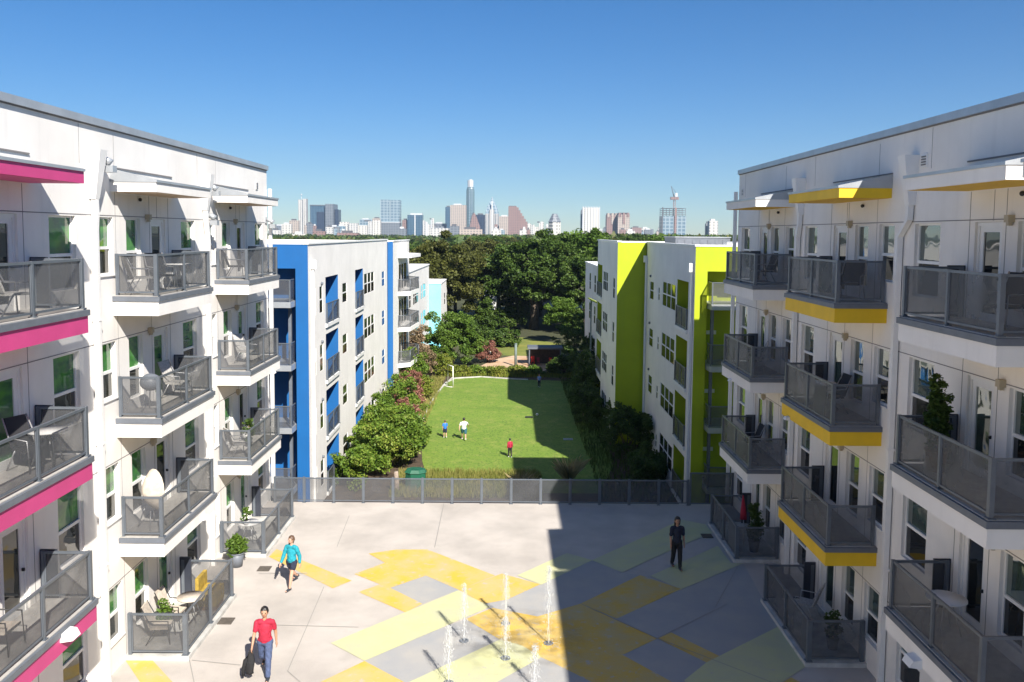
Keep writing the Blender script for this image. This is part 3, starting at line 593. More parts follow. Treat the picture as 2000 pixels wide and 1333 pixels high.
# tree variants (unit: metres; crown of radius ~5, height ~14)
TV=[]
for i,(mt,rad,zc,h) in enumerate([('oak',(5.2,5.2,4.6),9,13),('oak2',(5,5,4.2),8.5,12),('oak3',(4.6,4.8,4.8),9,13),('oak',(5.5,5,4.0),9.4,12.6)]):
    TV.append((leafmesh('tree_crown',clumps(rad,90,170,1.1,zc,-.55,.35),.26,[mt]),trunkmesh('tree_trunk',h*.85,.35,0,4,6,i)))
main_crown=leafmesh('tree_crown',clumps((7.6,7.5,6.0),230,240,1.0,9.0,-.7,.3,.24),.25,['oak'])
main_trunk=trunkmesh('tree_trunk',12.5,.6,0,6,9,5)
plant('tree',(3.9,128,-3.3),main_crown,main_trunk,'largest broad dark green tree in the middle beyond the lawn','tree','trees beyond the lawn',(1.02,1,.92))
lc=leafmesh('tree_crown',clumps((5.6,5.4,5.2),170,210,.95,8.6,-.8,.35),.24,['oak2'])
plant('tree',(-9.4,117,-3.3),lc,TV[0][1],'tall olive brown tree behind the end of the left row','tree','trees beyond the lawn')
plant('tree',(-4.0,134,-3.3),TV[1][0],TV[1][1],'olive tree touching the left side of the largest tree','tree','trees beyond the lawn',(1,1,.92),1)
plant('tree',(12.8,137,-3.3),TV[2][0],TV[2][1],'bright green tree touching the right side of the largest tree','tree','trees beyond the lawn',(1.25,1.1,1.12),2)
plant('tree',(10.9,121,-3.3),TV[0][0],TV[0][1],'dark tree standing close beside the end of the right row','tree','trees beyond the lawn',(.75,.8,.85),2)
plant('tree',(7.2,112,-3.3),TV[2][0],None,'small bright bushy tree under the right side of the largest tree','tree','trees beyond the lawn',(.5,.5,.45),.5)
for i,(x,y,v,sx,sz,lab) in enumerate([(-1.6,139,0,.95,.84,'dark tree filling the gap left of the big trunk'),(9.3,132,3,.95,.86,'dark spreading tree filling the gap right of the big trunk'),(-12.6,139,1,1.1,.9,'olive tree behind the pale blue block'),(15.5,143,0,1.2,.98,'dark tree behind the end of the right row, upper right'),(5.5,148,2,1.2,.84,'pale green tree seen through the big tree'),(-9.2,146,3,.8,.70,'dark tree left of the white house'),(.6,152,0,1.1,.88,'dark tree behind the gap beside the white house'),(-14.5,128,2,.9,.78,'light green tree behind the low white block')]):
    plant('tree',(x,y,-3.3),TV[v][0],TV[v][1],lab,'tree','trees beyond the lawn',(sx,sx,sz),i)
for i,(x,y,v,sx,sz,lab) in enumerate([(1.2,133,0,.55,.42,'low dark tree under the left side of the big crown'),(7.6,135,3,.7,.40,'low dark tree under the right side of the big crown'),(11.5,128,0,.6,.45,'low dark tree beside the narrow far white block'),(-11.2,128,1,.6,.42,'low olive tree left of the white house')]):
    plant('tree',(x,y,-3.3),TV[v][0],None,lab,'tree','trees beyond the lawn',(sx,sx,sz),i)
# middle distance tree belt
k=0; tr=random.Random(5)
rows=[(158,12,-24,46,3),(195,13,-30,60,2),(240,13.5,-38,75,2),(300,13.6,-46,92,2),(370,13.8,-60,112,2)]
labs=['dark round tree','olive toned tree','pale green tree','dark spreading tree']
for d,h,xa,xb,dd in rows:
    x=xa
    while x<xb:
        if not(-8.6<x<-1.2 and d<165):
            v=tr.choice([0,0,1,2,3,0,1]); hh=h*(.84+.25*tr.random()) if x>-12 or d>220 else h*.8
            if x*1655/d<-75: hh*=.80
            px=1000+x*1655/d
            plant('tree',(x+tr.uniform(-1,1),d+tr.uniform(-9,9),-3.3),TV[v][0],None if d>200 else TV[v][1],
              'one of the mixed green trees forming the wooded belt between the buildings and the skyline','tree','trees of the wooded belt',(hh/13*1.15,hh/13*1.15,hh/13.4),tr.random()*6)
            k+=1
        x+=tr.uniform(6.0,8.5)*(1+d/700)
# far woodland (stuff): leaf clumps over the flat land
N=5200; fd=420*(1900/420)**rng.random(N); fx=(rng.random(N)*.62-.33)*fd; hh=(7.5+5.5*rng.random(N))*np.where(fx/fd<-.07,.80,np.where(fx/fd>.11,1.16,1))
cen=[]; 
P=np.stack([fx,fd,np.zeros(N)],1)
q=rng.normal(size=(N,16,3)); q/=np.linalg.norm(q,axis=2)[:,:,None]; q[:,:,2]=np.abs(q[:,:,2]); 
cs=(P[:,None,:]+q*np.stack([5+0*hh,5+0*hh,hh*.55],1)[:,None,:]+np.array([0,0,-3.3])[None,None,:]+np.stack([0*hh,0*hh,hh*.42],1)[:,None,:]).reshape(-1,3)
me=leafmesh('woodland',cs,2.6,['oak','oak2']); me.polygons.foreach_set('material_index',(rng.random(len(me.polygons))<.35).astype(np.int32))
wo=bpy.data.objects.new('woodland',me); C.objects.link(wo); tag(wo,'distant green woodland spreading out to the foot of the skyline','woodland',None,'stuff')
# shrubs by the lawn
def shrub(loc,rad,mt,label,n=60,nl=70,leaf=.11,cr=.38,name='shrub',cat='shrub',grp='shrubs along the lawn',low=-.5,fill=.5,jag=.3,trunk=True):
    me=leafmesh('shrub_foliage',clumps(rad,n,int(nl*1.7),cr,rad[2]*.78,low,fill,jag),leaf*.72,[mt])
    tm=None
    if trunk:
        mb=MB(); 
        for i in range(5):
            a=i*1.3; mb.tube([(0,0,-.05),(math.cos(a)*rad[0]*.2,math.sin(a)*rad[1]*.2,rad[2]*.5),(math.cos(a)*rad[0]*.5,math.sin(a)*rad[1]*.5,rad[2]*1.1)],[.05,.035,.015],5)
        o=mb.build('stem',['bark']); tm=o.data; bpy.data.objects.remove(o)
    r=empty(name,loc); tag(r,label,cat,grp)
    c=bpy.data.objects.new('foliage',me); C.objects.link(c); c.parent=r
    if tm: t=bpy.data.objects.new('stem',tm); C.objects.link(t); t.parent=r
    return r
G=-3.32
shrub((-7.4,51.6,G),(2.2,2.3,2.0),'shrubl','largest light green leafy shrub at the near left corner of the lawn',110,110,.15,.45)
shrub((-8.8,48.0,G),(1.1,1.5,1.3),'shrubl','green shrub at the foot of the blue block behind the plaza fence',60,80,.13,.4)
shrub((-6.6,56.0,G),(1.2,1.6,1.6),'shrubl','yellow tinged green shrub just behind the largest left shrub',60,80,.13,.4)
shrub((-8.5,56.5,G),(1.2,1.8,2.0),'shrubl','tall green shrub against the wall of the blue block',60,80,.13,.4)
shrub((-7.6,61.2,G),(1.3,1.5,1.1),'pink','bronze red shrub halfway along the left lawn edge',60,80,.12,.35)
shrub((-7.1,58.6,G),(.8,.9,.6),'pink','low pink shrub at the left lawn edge in front of the bronze one',35,60,.12,.3)
shrub((-8.4,64.8,G),(1.3,1.6,1.9),'shrubl','dark green shrub below the blue fin wall',60,80,.14,.4)
shrub((-8.3,69.5,G),(1.3,2.0,1.7),'pink','mottled pink and green shrub beyond the blue fin wall',60,80,.13,.4)
shrub((-7.8,72.6,G),(1.1,1.7,1.1),'shruby','yellow green shrub left of the far lawn edge',60,80,.14,.4)
shrub((-8.9,75.5,G),(1.6,2.0,2.4),'shrubl','green shrub climbing beside the far left balconies',70,90,.15,.45)
shrub((-8.7,81.5,G),(1.7,2.0,2.7),'tan','large tan flowering shrub behind the goal',80,90,.15,.4)
shrub((-6.9,85.8,G),(1.5,1.4,1.1),'shruby','yellow green shrub directly behind the goal',60,80,.14,.4)
shrub((-6.1,92.0,G),(3.1,3.0,3.1),'oak3','big rounded bright green tree at the far left corner of the lawn',140,120,.19,.55,name='tree',cat='tree',grp='trees beyond the lawn')
for i,(x,mt,lab) in enumerate([(-4.6,'shruby','yellow green low shrub at the far lawn edge, leftmost'),(-3.0,'shrubl','green low shrub at the far lawn edge between two lighter ones'),(-1.2,'shruby','light low shrub at the middle of the far lawn edge'),(.9,'shruby','low shrub at the far lawn edge left of the grey post'),(2.7,'oak3','low shrub at the far lawn edge where the shade begins')]):
    shrub((x,85.9+.3*(i%2),G),(1.0,.8,.5),mt,lab,40,60,.13,.3)
shrub((-2.3,94.5,G),(1.3,1.2,1.3),'pink','pinkish brown spiky shrub beside the sandy path',60,70,.14,.35)
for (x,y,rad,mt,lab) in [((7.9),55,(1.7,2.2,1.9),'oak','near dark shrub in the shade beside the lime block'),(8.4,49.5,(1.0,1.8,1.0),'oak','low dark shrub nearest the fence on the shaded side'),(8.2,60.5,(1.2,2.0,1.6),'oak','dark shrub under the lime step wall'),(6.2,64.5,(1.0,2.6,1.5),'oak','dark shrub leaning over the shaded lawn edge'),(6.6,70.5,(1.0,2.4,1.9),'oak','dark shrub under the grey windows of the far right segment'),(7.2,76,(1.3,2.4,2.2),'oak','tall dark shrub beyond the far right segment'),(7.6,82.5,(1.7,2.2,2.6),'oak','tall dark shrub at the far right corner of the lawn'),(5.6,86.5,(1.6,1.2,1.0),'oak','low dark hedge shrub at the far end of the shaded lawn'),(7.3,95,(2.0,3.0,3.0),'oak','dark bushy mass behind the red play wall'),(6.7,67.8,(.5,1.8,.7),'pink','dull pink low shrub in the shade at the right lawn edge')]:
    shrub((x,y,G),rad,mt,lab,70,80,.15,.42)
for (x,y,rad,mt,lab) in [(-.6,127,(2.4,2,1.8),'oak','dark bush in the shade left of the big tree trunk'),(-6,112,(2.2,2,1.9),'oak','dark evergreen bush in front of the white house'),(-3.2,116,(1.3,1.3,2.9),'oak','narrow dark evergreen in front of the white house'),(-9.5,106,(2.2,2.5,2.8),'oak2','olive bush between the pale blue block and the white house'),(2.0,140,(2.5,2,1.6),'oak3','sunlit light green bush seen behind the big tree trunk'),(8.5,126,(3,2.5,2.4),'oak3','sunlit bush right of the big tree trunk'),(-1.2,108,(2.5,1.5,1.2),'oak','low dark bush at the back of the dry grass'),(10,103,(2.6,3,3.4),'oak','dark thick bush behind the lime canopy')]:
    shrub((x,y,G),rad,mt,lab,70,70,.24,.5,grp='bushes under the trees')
# grasses: blades
def blades(name,pts,h,w,mt,lean=.35):
    n=len(pts); a=rng.random(n)*6.28; ln=lean*(rng.random(n)); hh=h*(.5+.7*rng.random(n)); P=np.array(pts)
    d=np.stack([np.cos(a),np.sin(a),0*a],1); s=np.stack([-np.sin(a),np.cos(a),0*a],1)*w
    b0=P-s;b1=P+s; m=P+d*(ln*hh*.35)[:,None]; m[:,2]+=hh*.6; t=P+d*(ln*hh)[:,None]; t[:,2]+=hh
    v=np.stack([b0,b1,m+s*.7,t,m-s*.7],1).reshape(-1,3); me=bpy.data.meshes.new(name); me.from_pydata(v.tolist(),[],[(5*i,5*i+1,5*i+2,5*i+3,5*i+4) for i in range(n)]); me.materials.append(M[mt]); return me
def grasspatch(name,x0,x1,y0,y1,n,h,w,mt,label,z=G):
    ps=[(random.uniform(x0,x1),random.uniform(y0,y1),z) for _ in range(n)]
    o=bpy.data.objects.new(name,blades(name,ps,h,w,mt)); C.objects.link(o); tag(o,label,'grass',None,'stuff')
grasspatch('long_grass',-6.5,2.0,45.5,50.3,9000,.42,.016,'grassb','strip of long yellowish grass between the plaza fence and the lawn')
grasspatch('ground_cover',-9.6,-6.2,52,84,7000,.4,.025,'shrubl_b' if False else 'grassb','low green ground cover filling the left planting bed')
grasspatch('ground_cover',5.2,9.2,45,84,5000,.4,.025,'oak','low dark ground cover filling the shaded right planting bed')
grasspatch('ground_cover',-7,7,84.6,87.0,2500,.4,.03,'shruby','low yellowish ground cover behind the far lawn edge')
def tuft(loc,h,r,n,label,mt='drygrass'):
    ps=[]; 
    for _ in range(n):
        a=random.random()*6.28; q=r*.25*random.random(); ps.append((q*math.cos(a),q*math.sin(a),0))
    o=bpy.data.objects.new('ornamental_grass',blades('ornamental_grass',ps,h,.012,mt,1.0)); C.objects.link(o); o.location=loc; tag(o,label,'grass clump','ornamental grass clumps')
tuft((3.6,48.6,G),1.25,.7,260,'larger feathery tan grass clump standing in the shade behind the fence')
tuft((.7,47.2,G),.9,.5,220,'small tan grass clump at the edge of the shade behind the fence')
tuft((1.2,46.6,G),.8,.5,200,'second small tan grass clump directly right of the first, behind the fence')
#PART4 ------------------------------------------------------------------ skyline
def tmat(name,c1,c2,sx,sz,fx=.6,fz=.55,rough=.6,metal=0.):
    """window grid in object space: bands of glass colour c2 on wall colour c1"""
    c1=tuple(x*.80 for x in c1); c2=tuple(x*.62 for x in c2); m=bpy.data.materials.new(name); m.use_nodes=True; n=m.node_tree.nodes; l=m.node_tree.links; b=n['Principled BSDF']; b.inputs['Roughness'].default_value=rough; b.inputs['Metallic'].default_value=metal
    tc=n.new('ShaderNodeTexCoord'); sp=n.new('ShaderNodeSeparateXYZ'); l.new(tc.outputs['Object'],sp.inputs[0])
    def mk(op,*a):
        q=n.new('ShaderNodeMath'); q.operation=op
        for i,x in enumerate(a):
            if isinstance(x,(int,float)): q.inputs[i].default_value=x
            else: l.new(x,q.inputs[i])
        return q.outputs[0]
    h=mk('ADD',sp.outputs[0],sp.outputs[1])
    mx_=mk('LESS_THAN',mk('FRACT',mk('DIVIDE',h,sx)),fx); mz=mk('LESS_THAN',mk('FRACT',mk('DIVIDE',sp.outputs[2],sz)),fz)
    msk=mk('MULTIPLY',mx_,mz)
    vn=n.new('ShaderNodeTexNoise'); vn.inputs['Scale'].default_value=.09; vn.inputs['Detail'].default_value=4; l.new(tc.outputs['Object'],vn.inputs[0])
    msk2=mk('MULTIPLY',msk,mk('ADD',mk('MULTIPLY',vn.outputs[0],.8),.45))
    x=n.new('ShaderNodeMix'); x.data_type='RGBA'; x.clamp_factor=True; l.new(msk2,x.inputs[0]); x.inputs[6].default_value=(*c1,1); x.inputs[7].default_value=(*c2,1); l.new(x.outputs[2],b.inputs['Base Color'])
    return m
TW='towers of the city skyline'
def tower(p0,p1,top,D,label,mats,shape=None,dep=.8,base=470,cat='tower',ang=0):
    """p0,p1,top: where its sides and roof stand as seen from the camera, at real distance D"""
    a=atY(p0,top,D); b=atY(p1,top,D); w=(b.x-a.x)/2; h=a.z+3.3; root=empty('tower',((a.x+b.x)/2,D,-3.3),ang); tag(root,label,cat,TW)
    if shape: shape(root,w,h,w*dep*1.0,mats)
    else:
        m=MB(); m.box(-w,w,-w*dep,w*dep,0,h); m.build('facade',[mats[0]],root)
        c=MB(); c.box(-w*.6,w*.4,-w*dep*.5,w*dep*.5,h+.01,h+3.5); c.build('plant_room',[mats[-1]],root)
    return root
tb=lambda n,*a,**k:tmat(n,*a,**k)
T_w=tb('pale_tower',(.62,.60,.57),(.25,.28,.31),6,4,.45,.6); T_w2=tb('ribbed_tower',(.66,.64,.60),(.20,.20,.22),5.2,400,.35,.99)
T_b=tb('beige_tower',(.50,.42,.36),(.18,.17,.18),5,4,.5,.55); T_g=tb('blue_glass_tower',(.10,.17,.24),(.05,.11,.18),7,4.2,.85,.8,.25)
T_t=tb('teal_glass_tower',(.20,.29,.32),(.08,.15,.19),4.5,4,.8,.6,.25); T_gg=tb('light_glass_grid',(.34,.42,.47),(.14,.23,.31),8,7,.72,.7,.25)
T_n=tb('navy_tower',(.035,.05,.09),(.02,.03,.06),6,4,.6,.6,.3); T_p=tb('pink_brown_tower',(.30,.19,.17),(.13,.09,.10),5,4,.5,.5)
T_s=tb('grey_tower',(.22,.24,.27),(.10,.12,.15),6,4,.7,.5,.4); T_c=tb('cream_block',(.66,.63,.58),(.24,.25,.27),7,5,.35,.6)
T_pt=mat('pale_crown',(.50,.51,.52),.5); T_dk=mat('dark_roof',(.09,.09,.10),.7)
def sh_twin(root,w,h,d,m):
    a=MB(); a.box(-w,-w*.12,-d,d,0,h*.965); a.box(w*.12,w,-d,d,0,h*.99); a.build('facade',[m[0]],root); b=MB(); b.box(-w*.12,w*.12,-d*.8,d*.8,0,h*.95); b.build('glass_strip',[m[1]],root)
    c=MB(); c.tube([(-w*.4,0,h*.965),(-w*.4,0,h*1.06)],[1.4,.3],6); c.ball((-w*.4,0,h*1.10),2.2,6,4); c.tube([(-w*.4,0,h*1.05),(-w*.4,0,h*1.09)],.4,5); c.build('antenna',[T_pt],root)
tower(584,600,388,2300,'slim white twin ribbed tower at the left end of the skyline',[T_w2,T_s],sh_twin)
def sh_portal(root,w,h,d,m):
    a=MB(); a.box(-w,w*.12,-d*.6,d,0,h*.99); a.build('facade',[m[0]],root)
    b=MB(); b.box(-w*.55,w*.10,-d*.62,-d*.601,0,h*.80); b.build('recessed_glass',[T_n],root)
    f=MB(); f.box(-w-.8,-w-.01,-d*.65,d,0,h); f.box(-w-.8,w*.13,-d*.65,d,h*.992,h*1.02); f.build('frame',[T_s],root)
    t=MB(); t.box(w*.14,w*.72,-d,d,0,h*1.045); t.build('slab',[m[1]],root); q=MB(); q.box(w*.74,w,-d*.5,d*.7,0,h*.88); q.build('wing',[T_n],root)
tower(609,663,402,2200,'dark blue glass block framed like a gate beside the slim white tower',[T_g,T_s],sh_portal)
def sh_row(root,w,h,d,m):
    a=MB(); xs=[-1,-.55,-.1,.4,.62,1]; hs=[1,.93,.80,1.05,1.12]
    for i in range(5):
        a.box(w*xs[i]+.2,w*xs[i+1]-.2,-d*.2*(1+i%2),d*.3,0,h*hs[i],i%2)
    a.build('facade',[m[0],m[1]],root); b=MB(); b.box(w*.2,w*.5,-d*.1,d*.1,h*1.05,h*1.05+3); b.build('plant_room',[T_dk],root)
tower(664,744,434,2000,'long low white block with tall window bays in the left skyline',[T_c,T_w],sh_row,dep=.5)
def sh_pod(root,w,h,d,m):
    a=MB(); a.box(-w,-w*.06,-d,d,h*.42,h); a.box(w*.06,w,-d,d,h*.42,h*.995); a.box(-w*.06,w*.06,-d*.9,d*.9,h*.42,h*.98); a.build('facade',[m[0]],root)
    b=MB(); b.box(-w*1.02,w*1.02,-d*1.15,d,0,h*.40); b.build('podium',[m[1]],root); c=MB(); c.box(-w*1.05,w*1.05,-d*1.2,d,h*.401,h*.418); c.build('ledge',[T_pt],root)
tower(745,782,391,2100,'pale glass grid tower on a grey blue podium',[T_gg,T_s],sh_pod)
tower(786,798,430,2150,'small brownish tower left of the white topped blue tower',[T_p,T_dk])
def sh_cap(root,w,h,d,m):
    a=MB(); a.box(-w,w,-d,d,0,h*.93); a.build('facade',[m[0]],root); b=MB(); b.box(-w*.6,w*.95,-d*.8,d*.8,h*.931,h); b.build('crown',[T_pt],root); c=MB(); c.box(-w*.06,w*.1,-d-1,-d-.05,0,h*.92); c.build('fin',[T_pt],root)
tower(797,826,417,2150,'blue glass tower with a white cap right of the pale glass grid tower',[T_g],sh_cap)
tower(826,848,431,2000,'white terraced office block right of the white capped blue tower',[T_w,T_pt],sh_row,dep=.6)
tower(846,872,437,2250,'flat grey low office block below the beige tower',[T_s,T_pt],dep=.5)
tower(841,878,446,1500,'grey flat office block with striped front rising just above the trees',[T_w,T_s],dep=.5)
tower(879,897,442,1480,'grey slab block with dark roof overhang just above the trees',[T_s,T_dk],dep=.7)
tower(870,882,405,2300,'narrow blue glass tower behind the beige tower',[T_g,T_dk])
tower(880,911,401,2200,'broad beige ribbed tower left of the tallest tower',[T_b,T_pt],dep=.6)
def sh_tall(root,w,h,d,m):
    a=MB(); n=18
    def ring(r,z): return [(r*math.cos(6.2832*i/n),r*.8*math.sin(6.2832*i/n),z) for i in range(n)]
    zs=[(w,0),(w,h*.80),(w*.93,h*.84),(w*.78,h*.87)]
    v=[];f=[]
    for r,z in zs: v+=ring(r,z)
    for k in range(len(zs)-1): f+=[(k*n+i,k*n+(i+1)%n,(k+1)*n+(i+1)%n,(k+1)*n+i) for i in range(n)]
    f.append(tuple(range((len(zs)-1)*n,len(zs)*n))); a.add(v,f); a.build('facade',[m[0]],root)
    c=MB(); c.add(ring(w*.70,h*.871)+ring(w*.74,h*.985),[(i,(i+1)%n,n+(i+1)%n,n+i) for i in range(n)]+[tuple(range(n,2*n))]); c.box(-w*.2,w*.45,-w*.72,-w*.5,h*.872,h); c.build('crown',[T_pt],root)
    q=MB(); q.box(-w*.35,-w*.1,-w*.86,-w*.78,0,h*.83); q.box(w*.25,w*.45,-w*.82,-w*.7,0,h*.83); q.build('fin',[T_gg],root)
tower(911,927,351,2250,'tallest tower of the skyline, slim rounded teal glass with a white crown',[T_t],sh_tall,dep=1)
def sh_sail(root,w,h,d,m):
    n=8; prof=[(-w,0)]+[(-w+1.0*w*(i/n)**1.0*1.0, h*math.sin(math.pi/2*(i/n))**.8) for i in range(1,n+1)]+[(w*.35,h*.86),(w,h*.45),(w,0)]
    a=MB(); k=len(prof); a.add([(x,-d,z) for x,z in prof]+[(x,d,z) for x,z in prof],[tuple(range(k)),tuple(range(2*k-1,k-1,-1))]+[(i,(i+1)%k,k+(i+1)%k,k+i) for i in range(k)]); a.build('facade',[m[0]],root)
    b=MB(); 
    for i in range(1,n): b.tube([(prof[i][0]-.6,-d,prof[i][1]),(prof[i+1][0]-.6,-d,prof[i+1][1])],1.0,5)
    b.build('rim',[T_dk],root)
tower(915,938,416,2000,'brown curved sail shaped building in front of the tallest tower',[T_p],sh_sail,dep=.5)
tower(929,950,420,2100,'dark navy box building between the sail shaped building and the pointed tower',[T_n,T_dk])
def sh_point(root,w,h,d,m):
    a=MB(); a.box(-w,w,-d,d,0,h*.60); a.box(-w*.35,w*.35,-d*1.15,d*1.15,0,h*.70); a.build('facade',[m[0]],root)
    g=MB()
    for (r,z0,r1,z1) in [(1.0,.60,.62,.80),(.66,.70,.30,.90),(.40,.80,.06,1.0)]:
        q=w*r; q1=w*r1; g.add([(-q,-q*.8,h*z0),(q,-q*.8,h*z0),(q,q*.8,h*z0),(-q,q*.8,h*z0),(-q1,-q1*.8,h*z1),(q1,-q1*.8,h*z1),(q1,q1*.8,h*z1),(-q1,q1*.8,h*z1)],[(0,1,5,4),(1,2,6,5),(2,3,7,6),(3,0,4,7),(4,5,6,7)])
    g.build('crown',[T_gg],root); c=MB(); c.box(w*.4,w*.8,-d-.6,-d-.02,0,h*.35); c.build('dark_bay',[T_p],root); f=MB(); f.box(-w*.1,w*.1,-d*1.2,-d*1.151,0,h*.9); f.build('fin',[T_pt],root)
tower(948,975,385,2100,'pale tower with a stepped pointed glass crown right of the tallest tower',[tb('stone_tower',(.52,.50,.48),(.16,.20,.25),6,60,.45,.99)],sh_point)
tower(974,998,423,2300,'low beige block between the pointed tower and the stepped brown tower',[T_b,T_pt],dep=.5)
def sh_step(root,w,h,d,m):
    a=MB(); n=7
    a.box(-w,-w*.2,-d,d,0,h)
    for i in range(n):
        x0=-w*.2+1.2*w*i/n; a.box(x0+.1,x0+1.2*w/n,-d*(1-.06*i),d,0,h*(.97-.085*i))
    a.build('facade',[m[0]],root); b=MB(); b.box(-w*.95,-w*.25,-d*.5,d*.5,h+.01,h*1.02); b.build('roof_ledge',[T_dk],root)
tower(993,1034,404,2050,'brown pink tower stepping down like a staircase to the right',[T_p],sh_step)
tower(1030,1062,437,1900,'low pale mixed block at the foot of the staircase tower',[T_c,T_w],sh_row,dep=.5)
def sh_dome(root,w,h,d,m):
    n=8; a=MB(); P=[(w*math.cos(6.2832*(i+.5)/n),w*math.sin(6.2832*(i+.5)/n)) for i in range(n)]; a.prism(P,0,h*.72); a.build('facade',[m[0]],root)
    b=MB(); Q=[(x*1.06,y*1.06,h*.721) for x,y in P]; R_=[(x*.4,y*.4,h) for x,y in P]; b.add(Q+R_,[(i,(i+1)%n,n+(i+1)%n,n+i) for i in range(n)]+[tuple(range(n,2*n))]); b.build('roof',[T_s],root)
tower(1071,1096,418,1300,'white round building with a grey tent roof standing out of the trees',[T_c],sh_dome)
def sh_ribs(root,w,h,d,m):
    a=MB(); a.box(-w,w,-d,d,0,h*.97); a.build('facade',[m[0]],root); b=MB()
    for i in range(7): x=-w+2*w*i/6; b.box(x-w*.06,x+w*.06,-d-1.2,-d-.01,0,h)
    b.build('ribs',[T_pt],root)
tower(1138,1170,404,2000,'white ribbed tower standing alone right of centre',[T_c],sh_ribs,dep=.6)
tower(1134,1139,413,2030,'thin blue grey slice of tower behind the white ribbed tower',[T_s,T_dk])
def sh_crenel(root,w,h,d,m):
    a=MB(); a.box(-w,w,-d,d,0,h*.94); a.build('facade',[m[0]],root); b=MB()
    for i in range(3): x=-w+2*w*(i+.5)/3; b.box(x-w*.22,x+w*.22,-d-1,d,h*.60 if i==1 else h*.85,h)
    b.build('crown',[m[1]],root)
tower(1184,1207,417,1900,'pinkish brown tower, left one of the pair right of the white ribbed tower',[T_p,T_b],sh_crenel)
tower(1206,1229,416,1880,'pinkish brown tower, right one of the pair right of the white ribbed tower',[T_b,T_p],sh_crenel)
def sh_constr(root,w,h,d,m):
    a=MB(); a.box(-w,w,-d,d,0,h*.74); a.build('facade',[m[0]],root)
    b=MB()
    for z in (.78,.84,.90,.96): b.box(-w*.98,w*.98,-d,d,h*z,h*z+.6)
    for i in range(8): 
        x=-w*.95+w*1.9*i/7; b.box(x-.4,x+.4,-d,-d+.8,h*.74,h*(.97 if i%3 else .92)); b.box(x-.4,x+.4,d-.8,d,h*.74,h*.95)
    b.build('bare_floors',[T_s],root); c=MB(); c.box(-w*1.02,-w*.94,-d-1,-d-.02,0,h*.99); c.build('corner_fin',[T_dk],root)
    e=MB(); e.box(w*.02,w*.20,-d-2.4,-d-1.2,0,h*.98); e.build('hoist',[T_p],root)
tower(1291,1337,405,1700,'glass tower under construction with bare top floors at the right',[T_gg],sh_constr,dep=.7)
def crane():
    p=atY(1317,405,1690); r=empty('crane',(p.x,1690,-3.3)); tag(r,'construction crane on top of the unfinished glass tower','crane')
    a=MB(); z0=p.z+3.3; zt=atY(1317,376,1690).z+3.3
    for sx in(-1,1):
        for sy in(-1,1): a.tube([(sx*1.6,sy*1.6,0),(sx*1.6,sy*1.6,z0+(zt-z0)*.55)],.35,4)
    for i in range(int((zt)/5)): a.tube([(-1.6,-1.6,i*5),(1.6,-1.6,i*5+4.5)],.25,4)
    a.box(-8,8,-3,3,z0+(zt-z0)*.50,z0+(zt-z0)*.68); a.build('mast',[T_p],r)
    j=MB(); j.tube([(0,0,z0+(zt-z0)*.6),(-7,0,zt+12)],[1.2,.5],5); j.tube([(-7,0,zt+12),(4,0,z0+(zt-z0)*.9)],.3,4); j.build('jib',[T_dk],r); k=MB(); k.box(1,6,-1.5,1.5,z0+(zt-z0)*.7,z0+(zt-z0)*.95); k.build('cab',[T_pt],r)
crane()
tower(1378,1388,437,1500,'small dark round backed block among the trees at the right',[T_s,T_dk])
tower(1384,1401,432,1480,'small pinkish white block with a pale fin among the trees at the right',[T_c,T_pt])
for i,(a,b,t,D,mt,lab) in enumerate([(530,549,450,1500,T_w,'low white block at the far left of the skyline, against the near building'),(551,570,438,1900,T_c,'white low office block left of the slim white tower'),(566,584,431,1950,T_b,'beige low block touching the slim white tower'),(536,560,441,2600,T_s,'distant grey row of low buildings at the left'),(600,612,437,2050,T_s,'small dark block between the slim white tower and the blue gate block'),(703,728,429,2350,T_gg,'glass topped block behind the long low white block'),(728,746,427,2300,T_b,'beige block just left of the pale glass grid tower'),(780,792,444,2400,T_p,'brown low block right of the podium'),(898,942,448,1400,T_b,'long low beige block rising over the trees below the sail building'),(1066,1072,441,1800,T_w,'tiny white block left of the tent roofed building'),(612,636,452,1400,T_p,'brownish low block in front of the blue gate block'),(572,598,457,1300,T_c,'low white roofed block in front of the slim white tower'),(660,700,455,1300,T_p,'low brown block in front of the long white block'),(1160,1180,449,2500,T_w,'faint low block right of the white ribbed tower'),(1240,1275,448,2600,T_s,'faint low grey row left of the unfinished tower')]):
    tower(a,b,t,D,lab,[mt,T_pt if i%2 else T_dk],dep=.5)
rk=random.Random(21)
for i in range(46):
    px=rk.choice([rk.uniform(532,870),rk.uniform(532,870),rk.uniform(960,1070),rk.uniform(1175,1290)]); w_=rk.uniform(6,20)
    tower(px,px+w_,rk.uniform(438,456) if px<900 else rk.uniform(444,453),rk.uniform(1500,2700),'small low rise city block filling the gaps between the taller towers',[rk.choice([T_w,T_c,T_b,T_s,T_p,T_gg]),rk.choice([T_pt,T_dk])],dep=rk.uniform(.3,.8),cat='building')
